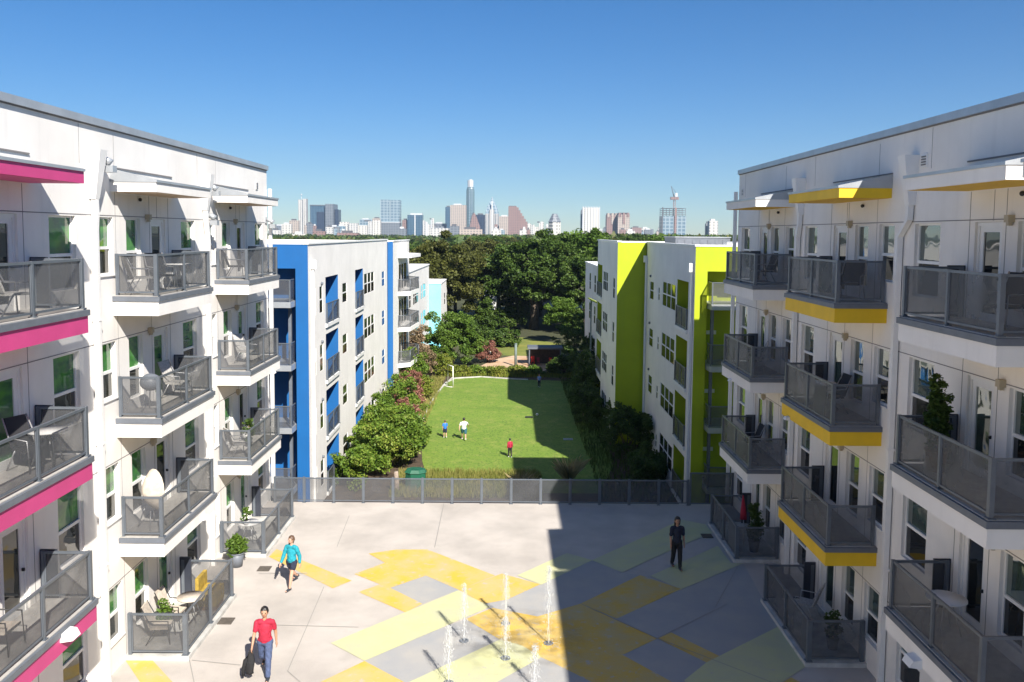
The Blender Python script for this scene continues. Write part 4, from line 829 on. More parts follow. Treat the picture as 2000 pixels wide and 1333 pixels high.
#PART5 ------------------------------------------------------------------ people
M['skin']=mat('skin',(.52,.30,.21),.55,.1,20); M['skin2']=mat('tan_skin',(.40,.22,.14),.55,.1,20)
M['hair_b']=mat('brown_hair',(.11,.06,.035),.5,.4,30); M['hair_k']=mat('black_hair',(.012,.01,.01),.45,.3,30)
M['c_red']=mat('red_cotton',(.36,.012,.04),.8,.2,9,.5,bscale=14); M['c_jean']=mat('blue_denim',(.06,.085,.17),.85,.3,14,.5,bscale=16)
M['c_teal']=mat('teal_cotton',(.01,.26,.33),.8,.2,9,.5,bscale=14); M['c_navy']=mat('navy_cotton',(.012,.018,.04),.8,.2,9,.5,bscale=14)
M['c_black']=mat('black_cotton',(.012,.012,.014),.8,.2,9,.5,bscale=14); M['c_white']=mat('white_cotton',(.62,.62,.64),.8,.15,9,.5,bscale=14)
M['c_blue']=mat('blue_jersey',(.02,.16,.60),.7,.2,9,.5,bscale=14); M['c_dteal']=mat('dark_teal_shorts',(.02,.10,.13),.8,.2,9)
M['c_shoe']=mat('dark_shoe',(.03,.035,.045),.6); M['c_shoew']=mat('white_shoe',(.65,.65,.65),.6); M['eye']=mat('eye',(.02,.02,.02),.2); M['lip']=mat('lips',(.35,.10,.09),.5)
def solid(name,shapes,mt,vox,parent,smooth=3):
    """fuse capsules and balls into one continuous skin"""
    mb=MB()
    for sh in shapes:
        if sh[0]=='c':
            _,p,q,r0,r1=sh; p=Vector(p);q=Vector(q); d=(q-p); n=5
            pts=[p+d*i/n for i in range(n+1)]; rs=[r0+(r1-r0)*i/n for i in range(n+1)]
            mb.tube(pts,rs,10); mb.ball(p,r0*.995,10,6); mb.ball(q,r1*.995,10,6)
        else: _,c,r,sq=sh; mb.ball(c,r,14,9,0,sq)
    o=mb.build(name,[mt]); m=o.modifiers.new('r','REMESH'); m.mode='VOXEL'; m.voxel_size=vox; m.use_smooth_shade=True
    sm=o.modifiers.new('s','SMOOTH'); sm.iterations=smooth; sm.factor=.5
    dg=bpy.context.evaluated_depsgraph_get(); dg.update(); me=bpy.data.meshes.new_from_object(o.evaluated_get(dg)); me.name=name
    if name in ('shirt','trousers','shorts','hair'):
        a_,f_=(.011,13) if name!='hair' else (.010,28)
        nv=len(me.vertices); co_=np.zeros(nv*3,np.float32); no_=np.zeros(nv*3,np.float32); me.vertices.foreach_get('co',co_); me.vertex_normals.foreach_get('vector',no_)
        co_=co_.reshape(-1,3); no_=no_.reshape(-1,3); X_,Y_,Z_=co_.T
        d_=np.sin(f_*2.3*(Z_*.9+.5*X_)+3*np.sin(f_*X_*1.1+2*Y_*f_))*.5+np.sin(f_*3.7*(X_*.8-.6*Z_)+2*np.sin(f_*1.7*Y_+Z_*f_))*.35+np.sin(f_*5.3*(Y_+.7*Z_)+1.7*np.sin(f_*3*X_))*.25
        co_+=no_*(d_*a_*.55)[:,None]; me.vertices.foreach_set('co',co_.ravel()); me.update()
    o.modifiers.clear(); old=o.data; o.data=me; bpy.data.meshes.remove(old); o.parent=parent
    return o
def person(loc,H,face,label,top,bottom,hair,skin='skin',swing=22,arm=18,longhair=0,shorts=False,sleeve=.5,shoe='c_shoe',bend=(10,35),headturn=0,build=1.0,vox=.008,armout=8,blow=0,group=None):
    """face: heading angle (0 = towards +y). Local frame: y forward, x right, z up."""
    root=empty('person',loc,face); tag(root,label,'person',group)
    h=H; b=build; V=Vector; R=math.radians
    hip=.515*h; lift=0
    def leg(sx,a,k):
        hp=V((sx*.052*h*b,0,hip)); kn=hp+V((sx*.004*h,math.sin(R(a)),-math.cos(R(a))))*.245*h if False else hp+V((sx*.004*h,math.sin(R(a))*.245*h,-math.cos(R(a))*.245*h))
        an=kn+V((0,math.sin(R(a-k))*.235*h,-math.cos(R(a-k))*.235*h)); return hp,kn,an
    L1=leg(-1,swing,bend[0]); L2=leg(1,-swing*.75,bend[1])
    low=min(L1[2].z,L2[2].z)-.038*h; dz=V((0,0,-low))
    L1=[p+dz for p in L1]; L2=[p+dz for p in L2]; Z0=-low
    def P(x,y,z): return V((x*h,y*h,z*h+Z0))
    sk=[]; 
    for Lg in (L1,L2):
        hp,kn,an=Lg; sk+=[('c',hp,kn,.052*h*b,.033*h),('c',kn,an,.035*h,.02*h),('c',kn+(an-kn)*.15+V((0,-.008*h,0)),kn+(an-kn)*.45+V((0,-.008*h,0)),.033*h,.03*h)]
        tilt=0; toe=an+V((0,.11*h,-.012*h)); sk+=[('c',an+V((0,-.01*h,-.012*h)),toe,.024*h,.016*h)]
    # torso
    sk+=[('b',P(0,0,.53),.085*h,(1.05*b,.78*b,.8)),('c',P(0,0,.55),P(0,.005,.64),.068*h*b,.066*h*b),('b',P(0,0,.70),.082*h,(1.12*b,.75*b,1.15)),('c',P(-.075,0,.795),P(.075,0,.795),.034*h*b,.034*h*b),('c',P(0,-.005,.80),P(0,.0,.875),.033*h,.029*h)]
    # head
    hc=P(0,.012,.935); t=R(headturn); f=V((math.sin(t),math.cos(t),0)); sd=V((math.cos(t),-math.sin(t),0))
    sk+=[('b',hc,.058*h,(.86,1.0,1.12)),('b',hc+f*.012*h+V((0,0,-.033*h)),.04*h,(.88,1,.85)),('c',hc+f*.052*h+V((0,0,.004*h)),hc+f*.066*h+V((0,0,-.012*h)),.006*h,.009*h),('b',hc+sd*.051*h+V((0,0,-.006*h)),.013*h,(.5,.8,1.2)),('b',hc-sd*.051*h+V((0,0,-.006*h)),.013*h,(.5,.8,1.2))]
    # arms + hands
    arms=[]
    for sx,a in ((-1,-arm),(1,arm)):
        shd=P(sx*.104*b,0,.785); el=shd+V((sx*math.sin(R(armout))*.17*h,math.sin(R(a))*.17*h,-math.cos(R(a))*.165*h)); wr=el+V((sx*.01*h,math.sin(R(a+18))*.145*h,-math.cos(R(a+18))*.14*h))
        arms.append((shd,el,wr)); sk+=[('c',shd,el,.03*h,.023*h),('c',el,wr,.024*h,.015*h)]
        d=(wr-el).normalized(); fr=d.cross(V((1,0,0))).normalized(); pm=wr+d*.03*h
        sk+=[('c',wr,pm+d*.012*h,.014*h,.017*h),('c',wr+fr*.008*h,pm+fr*.012*h+d*.012*h,.011*h,.012*h),('c',wr-fr*.008*h,pm-fr*.012*h+d*.012*h,.011*h,.012*h)]
        for j,(o_,ln) in enumerate(((-.019,.034),(-.007,.042),(.006,.046),(.018,.040))):
            k0=pm+fr*o_*h+d*.02*h; k1=k0+d*ln*.5*h; k2=k1+(d*.8+V((-sx*.6,0,0)))*ln*.5*h; sk+=[('c',k0,k1,.0062*h,.0058*h),('c',k1,k2,.0058*h,.005*h)]
        th=wr+fr*.016*h+d*.012*h; sk+=[('c',th,th+(d*.6+fr*.7)*.026*h,.0085*h,.007*h),('c',th+(d*.6+fr*.7)*.026*h,th+(d*.9+fr*.7)*.045*h,.007*h,.006*h)]
    solid('body',sk,skin,vox,root)
    g=.010*h
    tp=[('b',P(0,0,.70),.082*h+g,(1.12*b,.78*b,1.12)),('c',P(0,0,.56),P(0,.005,.66),.078*h*b+g,.070*h*b+g),('c',P(-.07,0,.792),P(.07,0,.792),.034*h*b+g,.034*h*b+g),('b',P(0,0,.545),.088*h+g,(1.06*b,.80*b,.45))]
    for shd,el,wr in arms: tp.append(('c',shd,shd+(el-shd)*(sleeve*1.25 if sleeve<.8 else 1),.031*h+g,.026*h+g)); 
    if sleeve>1:
        for shd,el,wr in arms: tp.append(('c',el,el+(wr-el)*.85,.026*h+g,.019*h+g))
    solid('shirt',tp,top,vox*1.1,root,2)
    bt=[('b',P(0,0,.515),.084*h+g*.6,(1.06*b,.8*b,.75))]
    for hp,kn,an in (L1,L2):
        if shorts: bt.append(('c',hp,hp+(kn-hp)*(.75 if shorts is True else shorts),.056*h*b+g,.05*h+g))
        else: bt+=[('c',hp,kn,.054*h*b+g*.7,.038*h+g*.7),('c',kn,an+V((0,0,.02*h)),.038*h+g*.7,.03*h+g*.4)]
    solid('shorts' if shorts else 'trousers',bt,bottom,vox*1.1,root,2)
    for hp,kn,an in (L1,L2):
        solid('shoe',[('c',an+V((0,-.02*h,-.014*h)),an+V((0,.10*h,-.016*h)),.028*h,.023*h),('b',an+V((0,.04*h,-.012*h)),.03*h,(.8,2,.8))],shoe,vox*1.1,root,1)
    hr=[('b',hc-f*.010*h+V((0,0,.014*h)),.064*h,(.9,1.0,1.06))]
    if longhair:
        hr+=[('c',hc-f*.03*h,hc-f*.05*h+V((blow*h,0,-longhair*h)),.05*h,.028*h),('c',hc-f*.02*h+sd*.035*h,hc-f*.035*h+sd*.045*h+V((blow*h*.8,0,-longhair*h*.8)),.025*h,.014*h),('c',hc-f*.02*h-sd*.035*h,hc-f*.035*h-sd*.045*h+V((blow*h*1.6,0,-longhair*h*.6)),.025*h,.012*h)]
    ho=solid('hair',hr,hair,vox,root,2)
    # clear the face: push hair behind the face plane
    me=ho.data
    for v in me.vertices:
        q=v.co-hc
        if q.dot(f)>.028*h and q.z<.036*h: v.co-=f*(q.dot(f)-.028*h)*1.0
    e=MB(); 
    for q in (-1,1): e.ball(hc+f*.051*h+sd*q*.021*h+V((0,0,.003*h)),.0072*h,8,5)
    e.build('eyes',['eye'],root)
    l=MB(); l.ball(hc+f*.054*h+V((0,0,-.031*h)),.014*h,8,5,0,(1.1,.4,.35)); l.build('mouth',['lip'],root)
    return root,arms
PI=math.pi
pr_,pa=person((-6.05,20.62,0),1.80,PI+.1,'person in a red T-shirt and blue jeans walking with a dark jacket in hand','c_red','c_jean','hair_k','skin2',swing=20,arm=16,shoe='c_shoe',build=1.02,armout=11)
person((-6.75,25.98,0),1.68,PI-.35,'person in a teal top and shorts with windblown brown hair stepping over the yellow strip','c_teal','c_navy','hair_b','skin',swing=24,arm=14,longhair=.13,shorts=.45,sleeve=1.2,shoe='c_shoe',armout=14,blow=.05,headturn=15)
person((5.72,27.7,0),1.76,PI+.05,'person in dark clothes with long dark hair walking in the shade','c_navy','c_black','hair_k','skin2',swing=10,arm=8,longhair=.15,sleeve=.6,build=.95,armout=10,bend=(6,16))
person((-4.42,59.2,G),1.26,.2,'child in a blue jersey standing on the lawn left of the white shirted child','c_blue','c_navy','hair_b','skin',swing=12,arm=10,shorts=True,shoe='c_shoew',vox=.009,group='children on the lawn')
person((-3.05,58.6,G),1.62,.1,'child in a white T-shirt and dark teal shorts with legs apart on the lawn','c_white','c_dteal','hair_k','skin',swing=26,arm=40,shorts=True,shoe='c_shoew',vox=.010,build=1.2,armout=25,group='children on the lawn')
person((.18,54.1,G),1.24,.3,'child in a red jacket and dark trousers standing alone on the sunny lawn','c_red','c_black','hair_k','skin2',swing=8,arm=6,sleeve=1.2,shoe='c_shoew',vox=.009,bend=(4,10),group='children on the lawn')
person((2.97,79.4,G),1.25,PI,'child in a light blue top in the shade at the far end of the lawn',mat('light_blue_cotton',(.20,.30,.60),.8),'c_navy','hair_k','skin',swing=8,arm=8,shoe='c_shoew',vox=.012,bend=(4,10),group='children on the lawn')
# dark jacket hanging from the red shirted person's hand
def jacket():
    wr=pr_.matrix_basis@pa[1][2]; root=empty('jacket',(wr.x-.03,wr.y-.03,wr.z-.10)); tag(root,'dark jacket hanging crumpled from the hand of the person in the red T-shirt','jacket')
    mb=MB(); n=12;m_=9; v=[]
    for i in range(m_+1):
        z=-.62*i/m_+.03; r=.03+.085*math.sin(min(1,i/m_*1.1)*PI*.6)
        for j in range(n):
            a=6.2832*j/n; k=1+.22*math.sin(3*a+i*.6)+.12*math.sin(5*a+2); v.append((math.cos(a)*r*k*.9-.03*i/m_,math.sin(a)*r*k*.6,z))
    mb.add(v,[(i*n+j,i*n+(j+1)%n,(i+1)*n+(j+1)%n,(i+1)*n+j) for i in range(m_) for j in range(n)]+[tuple(range(n)),tuple(range(m_*n,(m_+1)*n))],0,True); mb.build('cloth',['c_black'],root)
    sl=MB(); sl.tube([(-.03,0,-.05),(-.13,-.02,-.25),(-.19,.0,-.5),(-.2,.01,-.66)],[.03,.055,.05,.04],8); sl.build('sleeve',['c_black'],root)
jacket()
# ------------------------------------------------------------------ fountain
wm_=bpy.data.materials.new('water_spray'); wm_.use_nodes=True; b_=wm_.node_tree.nodes['Principled BSDF']; b_.inputs['Base Color'].default_value=(.9,.93,.95,1); b_.inputs['Roughness'].default_value=.12; b_.inputs['Transmission Weight'].default_value=.45; b_.inputs['IOR'].default_value=1.33; b_.inputs['Alpha'].default_value=.42
M['water']=wm_
def jet(x,y,h,seed,label):
    rd=random.Random(seed); root=empty('water_jet',(x,y,0)); tag(root,label,'water jet','jets of the plaza fountain')
    s_=MB(); 
    for j in range(3):
        p=[];r=[]
        for i in range(15):
            t=i/14; p.append((rd.gauss(0,.010+.012*t)+.015*(j-1),rd.gauss(0,.010+.012*t),.02+h*(.96-.05*j)*t)); r.append(.004+.004*rd.random()+.008*t)
        r[0]=.012;r[-1]=.006; s_.tube(p,r,6)
    s_.build('stream',['water'],root,recalc=False)
    d=MB()
    for i in range(900):
        t=rd.random()**.55; sp=.01+.20*(1-t)**.8*rd.random()**1.3+.08*rd.random()**2; a=rd.random()*6.28; z=h*(t*.98+.02*rd.random()); q=.003+.007*rd.random()**2
        d.ball((sp*math.cos(a),sp*math.sin(a),z),q,5,3,0,(1,1,1.2+2.2*rd.random()))
    for i in range(150):
        a=rd.random()*6.28; q=.1+.35*rd.random()**1.5; d.ball((q*math.cos(a),q*math.sin(a),.02+.09*rd.random()**3),.004+.006*rd.random(),5,3)
    d.build('droplets',['water'],root,recalc=False)['kind']='stuff'
    n=empty('fountain_nozzle',(x,y,.014)); tag(n,'round dark drain ring at the foot of the '+label.split(' water jet')[0]+' water jet','nozzle','nozzles of the plaza fountain')
    r_=MB(); 
    for k,(ra,rb) in enumerate(((.05,.075),(.10,.13))):
        v=[];N=20
        for i in range(N):
            a=6.2832*i/N; v+=[(ra*math.cos(a),ra*math.sin(a),.0),(rb*math.cos(a),rb*math.sin(a),.0),(rb*math.cos(a),rb*math.sin(a),.012),(ra*math.cos(a),ra*math.sin(a),.012)]
        r_.add(v,[tuple((4*i+q0,4*((i+1)%N)+q0,4*((i+1)%N)+q1,4*i+q1)) for i in range(N) for q0,q1 in((0,1),(1,2),(2,3),(3,0))])
    for i in range(6):
        a=6.2832*i/6; r_.tube([(0.02*math.cos(a),.02*math.sin(a),.006),(.1*math.cos(a),.1*math.sin(a),.006)],.006,4)
    r_.build('ring',['edge'],n)
jet(1.17,22.37,2.2,1,'tallest water jet, rising at the edge of the building shadow')
jet(0.0,23.54,1.5,2,'middle water jet, rising from the yellow paint behind the others')
jet(-1.14,22.48,1.65,3,'leftmost water jet, rising from the grey paving')
jet(-.0,21.54,1.15,4,'low water jet in front of the middle one on pale paint')
jet(-1.41,20.3,1.5,5,'nearest left water jet at the bottom edge of the picture')
jet(.72,20.1,1.1,6,'nearest right water jet at the bottom edge of the picture')
wp=bpy.data.materials.new('wet_film'); wp.use_nodes=True; n_=wp.node_tree.nodes; l_=wp.node_tree.links; bb=n_['Principled BSDF']; bb.inputs['Base Color'].default_value=(.10,.085,.06,1); bb.inputs['Roughness'].default_value=.12
tc=n_.new('ShaderNodeTexCoord'); z_=n_.new('ShaderNodeTexNoise'); z_.inputs['Scale'].default_value=1.7; z_.inputs['Detail'].default_value=8; l_.new(tc.outputs['Object'],z_.inputs[0]); rr=n_.new('ShaderNodeMapRange'); rr.inputs['From Min'].default_value=.42; rr.inputs['From Max'].default_value=.62; rr.inputs['To Max'].default_value=.34; l_.new(z_.outputs[0],rr.inputs[0]); tt=n_.new('ShaderNodeBsdfTransparent'); xx=n_.new('ShaderNodeMixShader'); gm=n_.new('ShaderNodeMapping'); gm.inputs['Location'].default_value=(-.3,-22.6,0); gd=n_.new('ShaderNodeVectorMath'); gd.operation='LENGTH'; l_.new(tc.outputs['Object'],gm.inputs[0]); l_.new(gm.outputs[0],gd.inputs[0]); ge=n_.new('ShaderNodeMapRange'); ge.inputs['From Min'].default_value=.8; ge.inputs['From Max'].default_value=2.2; ge.inputs['To Min'].default_value=1; ge.inputs['To Max'].default_value=0; l_.new(gd.outputs['Value'],ge.inputs[0]); gx=n_.new('ShaderNodeMath'); gx.operation='MULTIPLY'; l_.new(rr.outputs[0],gx.inputs[0]); l_.new(ge.outputs[0],gx.inputs[1]); l_.new(gx.outputs[0],xx.inputs[0]); l_.new(tt.outputs[0],xx.inputs[1]); l_.new(bb.outputs[0],xx.inputs[2]); l_.new(xx.outputs[0],n_['Material Output'].inputs[0])
wpts=[(.3+2.6*math.cos(a)*(1+.2*math.sin(3*a+1)),22.6+2.4*math.sin(a)*(1+.2*math.cos(2*a))) for a in [6.2832*i/40 for i in range(40)]]
sheet('wet_paving',[wpts],.017,wp)
# ------------------------------------------------------------------ small things on and by the lawn
q=empty('goal',(-5.4,79.3,G)); tag(q,'small white football goal frame standing at the far left corner of the lawn','goal')
g=MB(); g.tube([(.25,-.5,0),(.25,-.5,2.0),(-.3,.5,2.0),(-.3,.5,0)],.05,8); g.build('posts',['trim'],q)
g=MB(); g.tube([(.25,-.5,.04),(-.35,-.3,.04),(-.8,.6,.04),(-.3,.5,.04)],.03,6); g.tube([(.25,-.5,1.0),(-.35,-.3,.5),(-.35,-.3,.04)],.018,6); g.build('back_frame',['trim'],q)
b=MB(); b.ball((0,0,.11),.11,14,9); tag(b.build('ball',['trim'],loc=(2.36,66.7,G)),'white ball lying at the edge of the shade on the lawn','ball')
q=empty('bench',(1.69,65.9,G)); tag(q,'small low dark bench-like box lying on the sunny lawn near the ball','box'); b=MB(); b.box(-.3,.3,-.08,.08,.02,.12); b.build('lid',['black'],q); b=MB(); b.box(-.26,-.2,-.06,.06,0,.02); b.box(.2,.26,-.06,.06,0,.02); b.build('feet',['black'],q); q.name='box'
b=MB(); b.box(-.33,.33,-.22,.22,.0,.03)
for j in range(6): b.box(-.30,.30,-.19+j*.07,-.16+j*.07,.03,.04)
tag(b.build('drain_grate',['cap'],loc=(4.3,59.0,G)),'pale drain grate set in the shaded part of the lawn','grate')
q=empty('utility_box',(-5.15,46.9,G)); tag(q,'dark green rounded utility box behind the plaza fence','utility box')
M['dgreen']=mat('dark_green_enamel',(.012,.10,.055),.45,.2,4); b=MB(); b.prism([(.6*math.cos(6.2832*i/8+.39),.45*math.sin(6.2832*i/8+.39)) for i in range(8)],0,1.05); b.build('cabinet',['dgreen'],q)
b=MB(); P8=[(.66*math.cos(6.2832*i/8+.39),.5*math.sin(6.2832*i/8+.39)) for i in range(8)]; b.add([(x,y,1.05) for x,y in P8]+[(x*.8,y*.8,1.22) for x,y in P8],[tuple(range(8)),tuple(range(8,16))]+[(i,(i+1)%8,8+(i+1)%8,8+i) for i in range(8)]); b.build('lid',['dgreen'],q)
b=MB(); b.tube([(0,0,0),(.03,.0,.6),(-.02,.03,1.25)],[.17,.14,.12],9); tag(b.build('stump',[mat('weathered_wood',(.30,.24,.19),.9,.4,6,.6)],loc=(-6.15,46.2,G)),'pale weathered wooden post behind the fence beside the green box','post')
M['pole']=mat('grey_green_pole',(.14,.18,.17),.6,.2,3)
q=empty('post',(.84,92,G)); tag(q,'thick grey post standing on the sandy ground beyond the lawn','post'); b=MB(); b.tube([(0,0,0),(0,0,2.45)],[.15,.14],12); b.build('shaft',['pole'],q); b=MB(); b.tube([(0,0,2.45),(0,0,2.52)],[.17,.12],12); b.build('cap',['pole'],q)
q=empty('shelter',(3.9,93.2,G)); tag(q,'low dark roofed shelter at the far right end of the lawn','shelter')
b=MB(); b.box(-1.75,2.1,-1.0,1.2,1.85,2.05); b.build('roof',['edge'],q); b=MB(); b.box(-1.6,1.9,.9,1.05,0,1.85); b.build('back_wall',[mat('dark_brown_boards',(.06,.04,.035),.8,.4,5)],q)
for x in (-1.55,1.85): b=MB(); b.box(x-.06,x+.06,-.9,-.78,0,1.85); b.build('post',['edge'],q)
M['red']=mat('red_plastic',(.62,.02,.015),.5)
def toy(x,y,s,label,mt='red'):
    q=empty('play_chair',(x,y,G)); tag(q,label,'chair','coloured chairs under the shelter')
    b=MB(); b.box(-.25*s,.25*s,-.25*s,.25*s,.42*s,.48*s); b.build('seat',[mt],q); b=MB(); b.box(-.25*s,.25*s,.2*s,.25*s,.48*s,1.25*s); b.build('backrest',[mt],q)
    for i in(-1,1):
        for j in (-1,1): b=MB(); b.box(i*.22*s-.03,i*.22*s+.03,j*.22*s-.03,j*.22*s+.03,0,.42*s); b.build('leg',[mt],q)
toy(2.75,93.2,.75,'bright red chair under the shelter, leftmost and largest'); toy(3.35,93.4,.6,'dark red chair in the middle of the shelter',mat('dark_red_plastic',(.25,.02,.05),.5)); toy(4.7,93.3,.6,'red chair at the right under the shelter')
q=empty('sign',(-2.35,97,G)); tag(q,'small white blank board on posts left of the dry grass','sign'); b=MB(); b.box(-.35,.35,-.02,.02,.5,1.0); b.build('board',['trim'],q); b=MB(); b.box(-.3,-.25,-.02,.02,0,.5); b.box(.25,.3,-.02,.02,0,.5); b.build('legs',['trim'],q)
# white house behind the trees
q=empty('house',(-4.8,150,-3.3)); tag(q,'small white house half hidden by the trees beyond the lawn','house')
b=MB(); b.box(-2.6,2.6,0,6,0,2.9); b.build('wall',[mat('white_siding',(.62,.62,.60),.8,.1,2)],q); b=MB(); b.add([(-3,-.5,2.9),(3,-.5,2.9),(3,6.5,2.9),(-3,6.5,2.9),(-3,3,4.3),(3,3,4.3)],[(0,1,5,4),(2,3,4,5),(0,4,3),(1,2,5),(0,3,2,1)]); b.build('roof',[mat('pale_shingles',(.48,.50,.50),.8,.15,5)],q)
for x in(-1.5,1.2): b=MB(); b.box(x-.4,x+.4,-.05,.0,1,2.1); b.build('window',['black'],q)
q=empty('house',(9.5,163,-3.3)); tag(q,'pale low building glimpsed right of the big tree trunk','house'); b=MB(); b.box(-7,5,0,6,0,3.0); b.build('wall',['trim'],q); b=MB(); b.box(-7.5,5.5,-.5,6.5,3.01,3.25); b.build('roof',['cap'],q); b=MB(); b.box(-3,-1.5,-.05,0,0,2.2); b.build('door',['edge'],q)
# lime awning and pole at the end of the right row
q=empty('awning',(8.2,76.5,G)); tag(q,'small lime topped awning on a thin pole at the end of the right row','awning'); b=MB(); b.add([(-.9,-1.2,8.6),(.6,-1.2,7.9),(.6,1.2,7.9),(-.9,1.2,8.6),(-.9,-1.2,8.7),(.6,-1.2,8.05),(.6,1.2,8.05),(-.9,1.2,8.7)],[(0,1,2,3),(4,5,6,7),(0,1,5,4),(2,3,7,6),(1,2,6,5),(3,0,4,7)]); b.build('cover',['lime'],q); b=MB(); b.tube([(-.7,0,0),(-.7,0,8.5)],.07,8); b.build('pole',['pole'],q)
# ------------------------------------------------------------------ balcony furniture
M['wicker']=mat('pale_wicker',(.52,.50,.47),.8,.4,30,.5,bscale=60); M['cush']=mat('beige_cushion',(.55,.48,.40),.9,.2,8,.4); M['gold']=mat('ochre_fabric',(.38,.26,.04),.85,.3,7,.4); M['sling']=mat('black_sling',(.02,.02,.023),.8); M['frame']=mat('pale_metal_tube',(.45,.45,.46),.35,metal=.6); M['wood']=mat('brown_wood',(.22,.12,.06),.6,.3,8)
def chair(seatm,framem):
    r=empty('patio_chair'); 
    b=MB(); b.box(-.24,.24,-.24,.24,.40,.45); b.build('seat',[seatm],r); b=MB(); b.add([(-.25,.22,.46),(.25,.22,.46),(.23,.42,1.02),(-.23,.42,1.02),(-.25,.26,.46),(.25,.26,.46),(.23,.46,1.02),(-.23,.46,1.02)],[(0,1,2,3),(4,5,6,7),(0,1,5,4),(1,2,6,5),(2,3,7,6),(3,0,4,7)]); b.build('backrest',[seatm],r)
    for s_ in(-1,1):
        b=MB(); b.tube([(s_*.28,-.28,0),(s_*.28,-.24,.64),(s_*.28,.26,.66),(s_*.26,.44,1.03)],.016,6); b.build('frame',[framem],r); b=MB(); b.tube([(s_*.28,.34,0),(s_*.28,.1,.42)],.016,6); b.build('leg',[framem],r)
    return r
def table(topm,R_=.38,h=.7):
    r=empty('patio_table'); b=MB(); b.tube([(0,0,h-.03),(0,0,h)],R_,20); b.build('tabletop',[topm],r)
    for i in range(4): a=.78+1.57*i; b=MB(); b.tube([(math.cos(a)*R_*.8,math.sin(a)*R_*.8,0),(math.cos(a)*R_*.25,math.sin(a)*R_*.25,h-.03)],.015,6); b.build('leg',['frame'],r)
    return r
CH={'w':chair('wicker','frame'),'b':chair('sling','frame'),'c':chair('cush','black')}; TB={'w':table('trim'),'g':table('cush')}
used=set()
def put(kind,x,y,z,rz,label,cat,d):
    o=d[kind]; o=o if (cat,kind) not in used else copy_tree(o); used.add((cat,kind)); o.location=(x,y,z); o.rotation_euler=(0,0,rz); tag(o,label,cat,cat+'s on the balconies and patios')
D=lambda k:S*k+.237
for a in [('w',-9.35,15.9,D(3),2.6,'white woven armchair on the top balcony over the magenta fascia'),('b',-9.4,16.5,D(2),1.2,'dark sling chair on the second highest magenta balcony'),('c',-9.4,15.3,D(1),1.6,'cushioned chair on the lowest magenta balcony in view'),
 ('w',-9.42,21.75,D(3),2.2,'pale chair at the near end of the middle left top balcony'),('b',-9.35,22.85,D(3),.9,'dark sling chair beside the pale one on the middle left top balcony'),('w',-9.4,23.9,D(2),1.4,'pale chair on the second highest white balcony, middle bay on the left'),
 ('b',-9.4,29.2,D(3),2,'dark chair on the top balcony of the farthest left bay'),('w',-9.4,30.3,D(2),1.2,'pale chair on the second highest balcony of the farthest left bay'),('w',-9.4,29.2,D(1),2.2,'pale chair on the lowest raised balcony of the farthest left bay'),
 ('c',-9.3,22.2,.112,1.7,'beige cushioned chair at the near end of the left ground floor patio'),('c',-9.3,23.1,.112,1.5,'second beige cushioned chair, behind the first on the left ground floor patio'),
 ('b',8.75,21.6,D(3),-.6,'black sling chair with pale tube frame on the top balcony with the yellow fascia'),('w',8.75,23.9,.112,-2.2,'pale chair on the right ground floor patio'),('b',8.75,22.6,D(2),-1.5,'black chair on the middle yellow balcony'),
 ('b',8.75,14.9,D(3),-1.2,'dark chair on the nearest top balcony at the right edge'),('b',8.7,28.9,D(3),-1.4,'dark chair on the top balcony of the farthest right bay'),('w',8.7,29.6,D(2),-1.8,'pale chair on the second highest balcony of the farthest right bay'),('b',8.8,30.2,D(1),-1.5,'dark chair on the lowest raised balcony of the farthest right bay')]: put(*a,'chair',CH)
for a in [('w',-9.3,16.9,D(2),0,'small white round table on the second highest magenta balcony'),('w',-9.35,24.0,D(3),0,'small white round table on the top white balcony, middle bay on the left'),('g',-8.95,23.4,.112,0,'round beige table on the left ground floor patio'),('w',-9.2,29.6,.112,0,'white round table on the farthest left ground floor patio'),('w',8.7,23.2,D(2),0,'white round table on the middle yellow balcony'),('w',8.75,16.3,D(1),0,'white round table on the lowest balcony in view at the right edge')]: put(*a,'table',TB)
# round papasan chair
q=empty('papasan_chair',(-9.4,22.0,D(1))); tag(q,'big round backed pale papasan chair on the lower white balcony','chair'); q.rotation_euler=(0,0,2.6)
b=MB(); n=18; v=[];
for i in range(5):
    r_=.46*(i+.2)/4.2
    for j in range(n): a=6.2832*j/n; v.append((r_*.86*math.cos(a),.25-.35*(r_/.46)**2,.98+r_*1.2*math.sin(a)))
b.add(v,[(i*n+j,i*n+(j+1)%n,(i+1)*n+(j+1)%n,(i+1)*n+j) for i in range(4) for j in range(n)]+[tuple(range(n))],0,True); b.build('cushion',['cush'],q)
for i in range(4): a=.78+1.57*i; b=MB(); b.tube([(math.cos(a)*.36,math.sin(a)*.36,0),(math.cos(a)*.18,math.sin(a)*.18,.5)],.016,6); b.build('leg',['frame'],q)
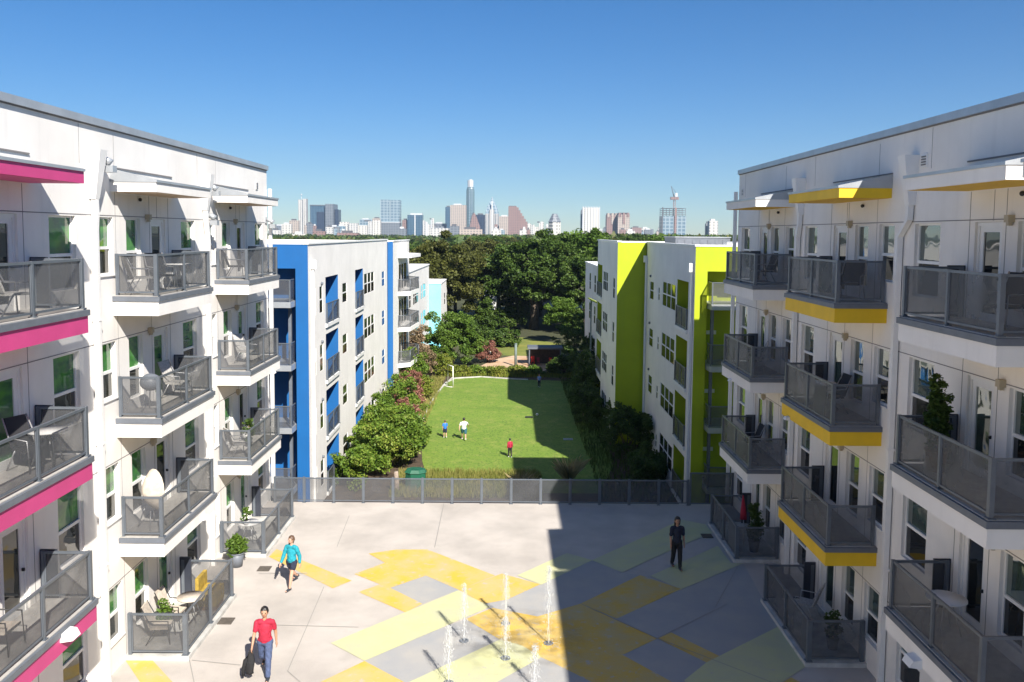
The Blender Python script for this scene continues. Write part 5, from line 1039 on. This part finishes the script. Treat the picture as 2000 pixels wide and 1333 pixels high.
# ochre storage chest, grill, leaning panel
q=empty('storage_bench',(-8.75,24.35,.112)); tag(q,'ochre yellow padded bench at the far end of the left ground floor patio','bench'); b=MB(); b.box(-.3,.3,-.35,.35,.12,.55); b.build('seat',['gold'],q); b=MB(); b.box(-.3,-.2,-.35,.35,.551,.95); b.build('backrest',['gold'],q); b=MB(); b.box(-.28,.28,-.33,.33,0,.12); b.build('plinth',['wood'],q)
q=empty('grill',(-9.4,22.1,D(2))); tag(q,'covered kettle grill on the second highest white balcony, middle bay on the left','grill'); b=MB(); b.ball((0,0,.75),.27,14,8,0,(1,1,.85)); b.build('bowl',['edge'],q); 
for i in range(3): a=2.1*i; b=MB(); b.tube([(math.cos(a)*.3,math.sin(a)*.3,0),(math.cos(a)*.12,math.sin(a)*.12,.6)],.015,6); b.build('leg',['frame'],q)
q=empty('parasol',(8.5,29.7,.112)); tag(q,'closed red parasol leaning on the farthest right ground floor patio','parasol'); b=MB(); b.tube([(0,0,.9),(.0,.05,1.2),(.0,.12,1.75)],[.12,.10,.02],10); b.build('canopy',['c_red'],q); b=MB(); b.tube([(0,-.1,0),(0,0,.95)],.02,6); b.build('pole',['frame'],q)
# potted plants
def pot(name,loc,pr0,ph,rad,mt,label,n=40,nl=60,leaf=.06,cr=.14,pm='edge',jag=.2):
    q=empty(name,loc); tag(q,label,'potted plant','potted plants'); b=MB(); b.tube([(0,0,0),(0,0,ph)],[pr0*.75,pr0],14); b.tube([(0,0,ph-.04),(0,0,ph)],[pr0*1.06,pr0*1.06],14); b.build('pot',[pm],q)
    me=leafmesh('foliage',clumps(rad,n,nl,cr,ph+rad[2]*.85,-.9,.3,jag),leaf,[mt]); c=bpy.data.objects.new('foliage',me); C.objects.link(c); c.parent=q
    b=MB(); b.tube([(0,0,ph*.8),(.02,0,ph+rad[2]*1.2)],.015,5); b.build('stem',['wood'],q)
pot('potted_plant',(-9.0,27.6,.003),.24,.48,(.30,.28,.28),'oak3','bright green leafy plant in a grey pot standing between the two left patios')
pot('potted_plant',(8.72,16.9,D(2)),.22,.45,(.20,.20,.78),'oak','tall narrow bushy shrub in a pot on the nearest right balcony, second from the top',60,60,.06,.11,'wood')
pot('potted_plant',(8.8,22.0,.112),.16,.3,(.15,.15,.4),'oak','small dark plant in a pot at the near end of the right ground floor patio',20,40)
pot('potted_plant',(8.7,29.0,.112),.2,.4,(.2,.2,.7),'oak','narrow dark plant in a pot beside the red parasol',40,50)
pot('potted_plant',(-9.2,29.3,.82),.10,.16,(.16,.16,.25),'oak3','small green plant in a pot on the white table of the farthest left patio',16,30,.04,.07,'trim')
pot('potted_plant',(-9.4,22.65,.112),.14,.3,(.16,.16,.3),'oak3','small green plant in a pot between the chairs of the left ground floor patio',20,40,.05)
pot('potted_plant',(-9.45,30.5,D(1)),.14,.3,(.2,.2,.4),'oak','small plant in a pot on the lowest raised balcony of the farthest left bay',20,40,.05)
#PART6 ------------------------------------------------------------------ air
hz=MB(); hz.box(-3600,3600,-420,3600,-4.6,330); ho=hz.build('haze',[bpy.data.materials.new('haze_air')]); hm=ho.data.materials[0]; hm.use_nodes=True
n=hm.node_tree.nodes; n.remove(n['Principled BSDF']); v=n.new('ShaderNodeVolumePrincipled'); v.inputs['Color'].default_value=(.62,.80,1,1); v.inputs['Density'].default_value=.00012; v.inputs['Anisotropy'].default_value=.2
hm.node_tree.links.new(v.outputs[0],n['Material Output'].inputs['Volume']); ho['kind']='stuff'; ho['label']='thin bluish air haze over the whole scene'
SC.cycles.volume_bounces=0
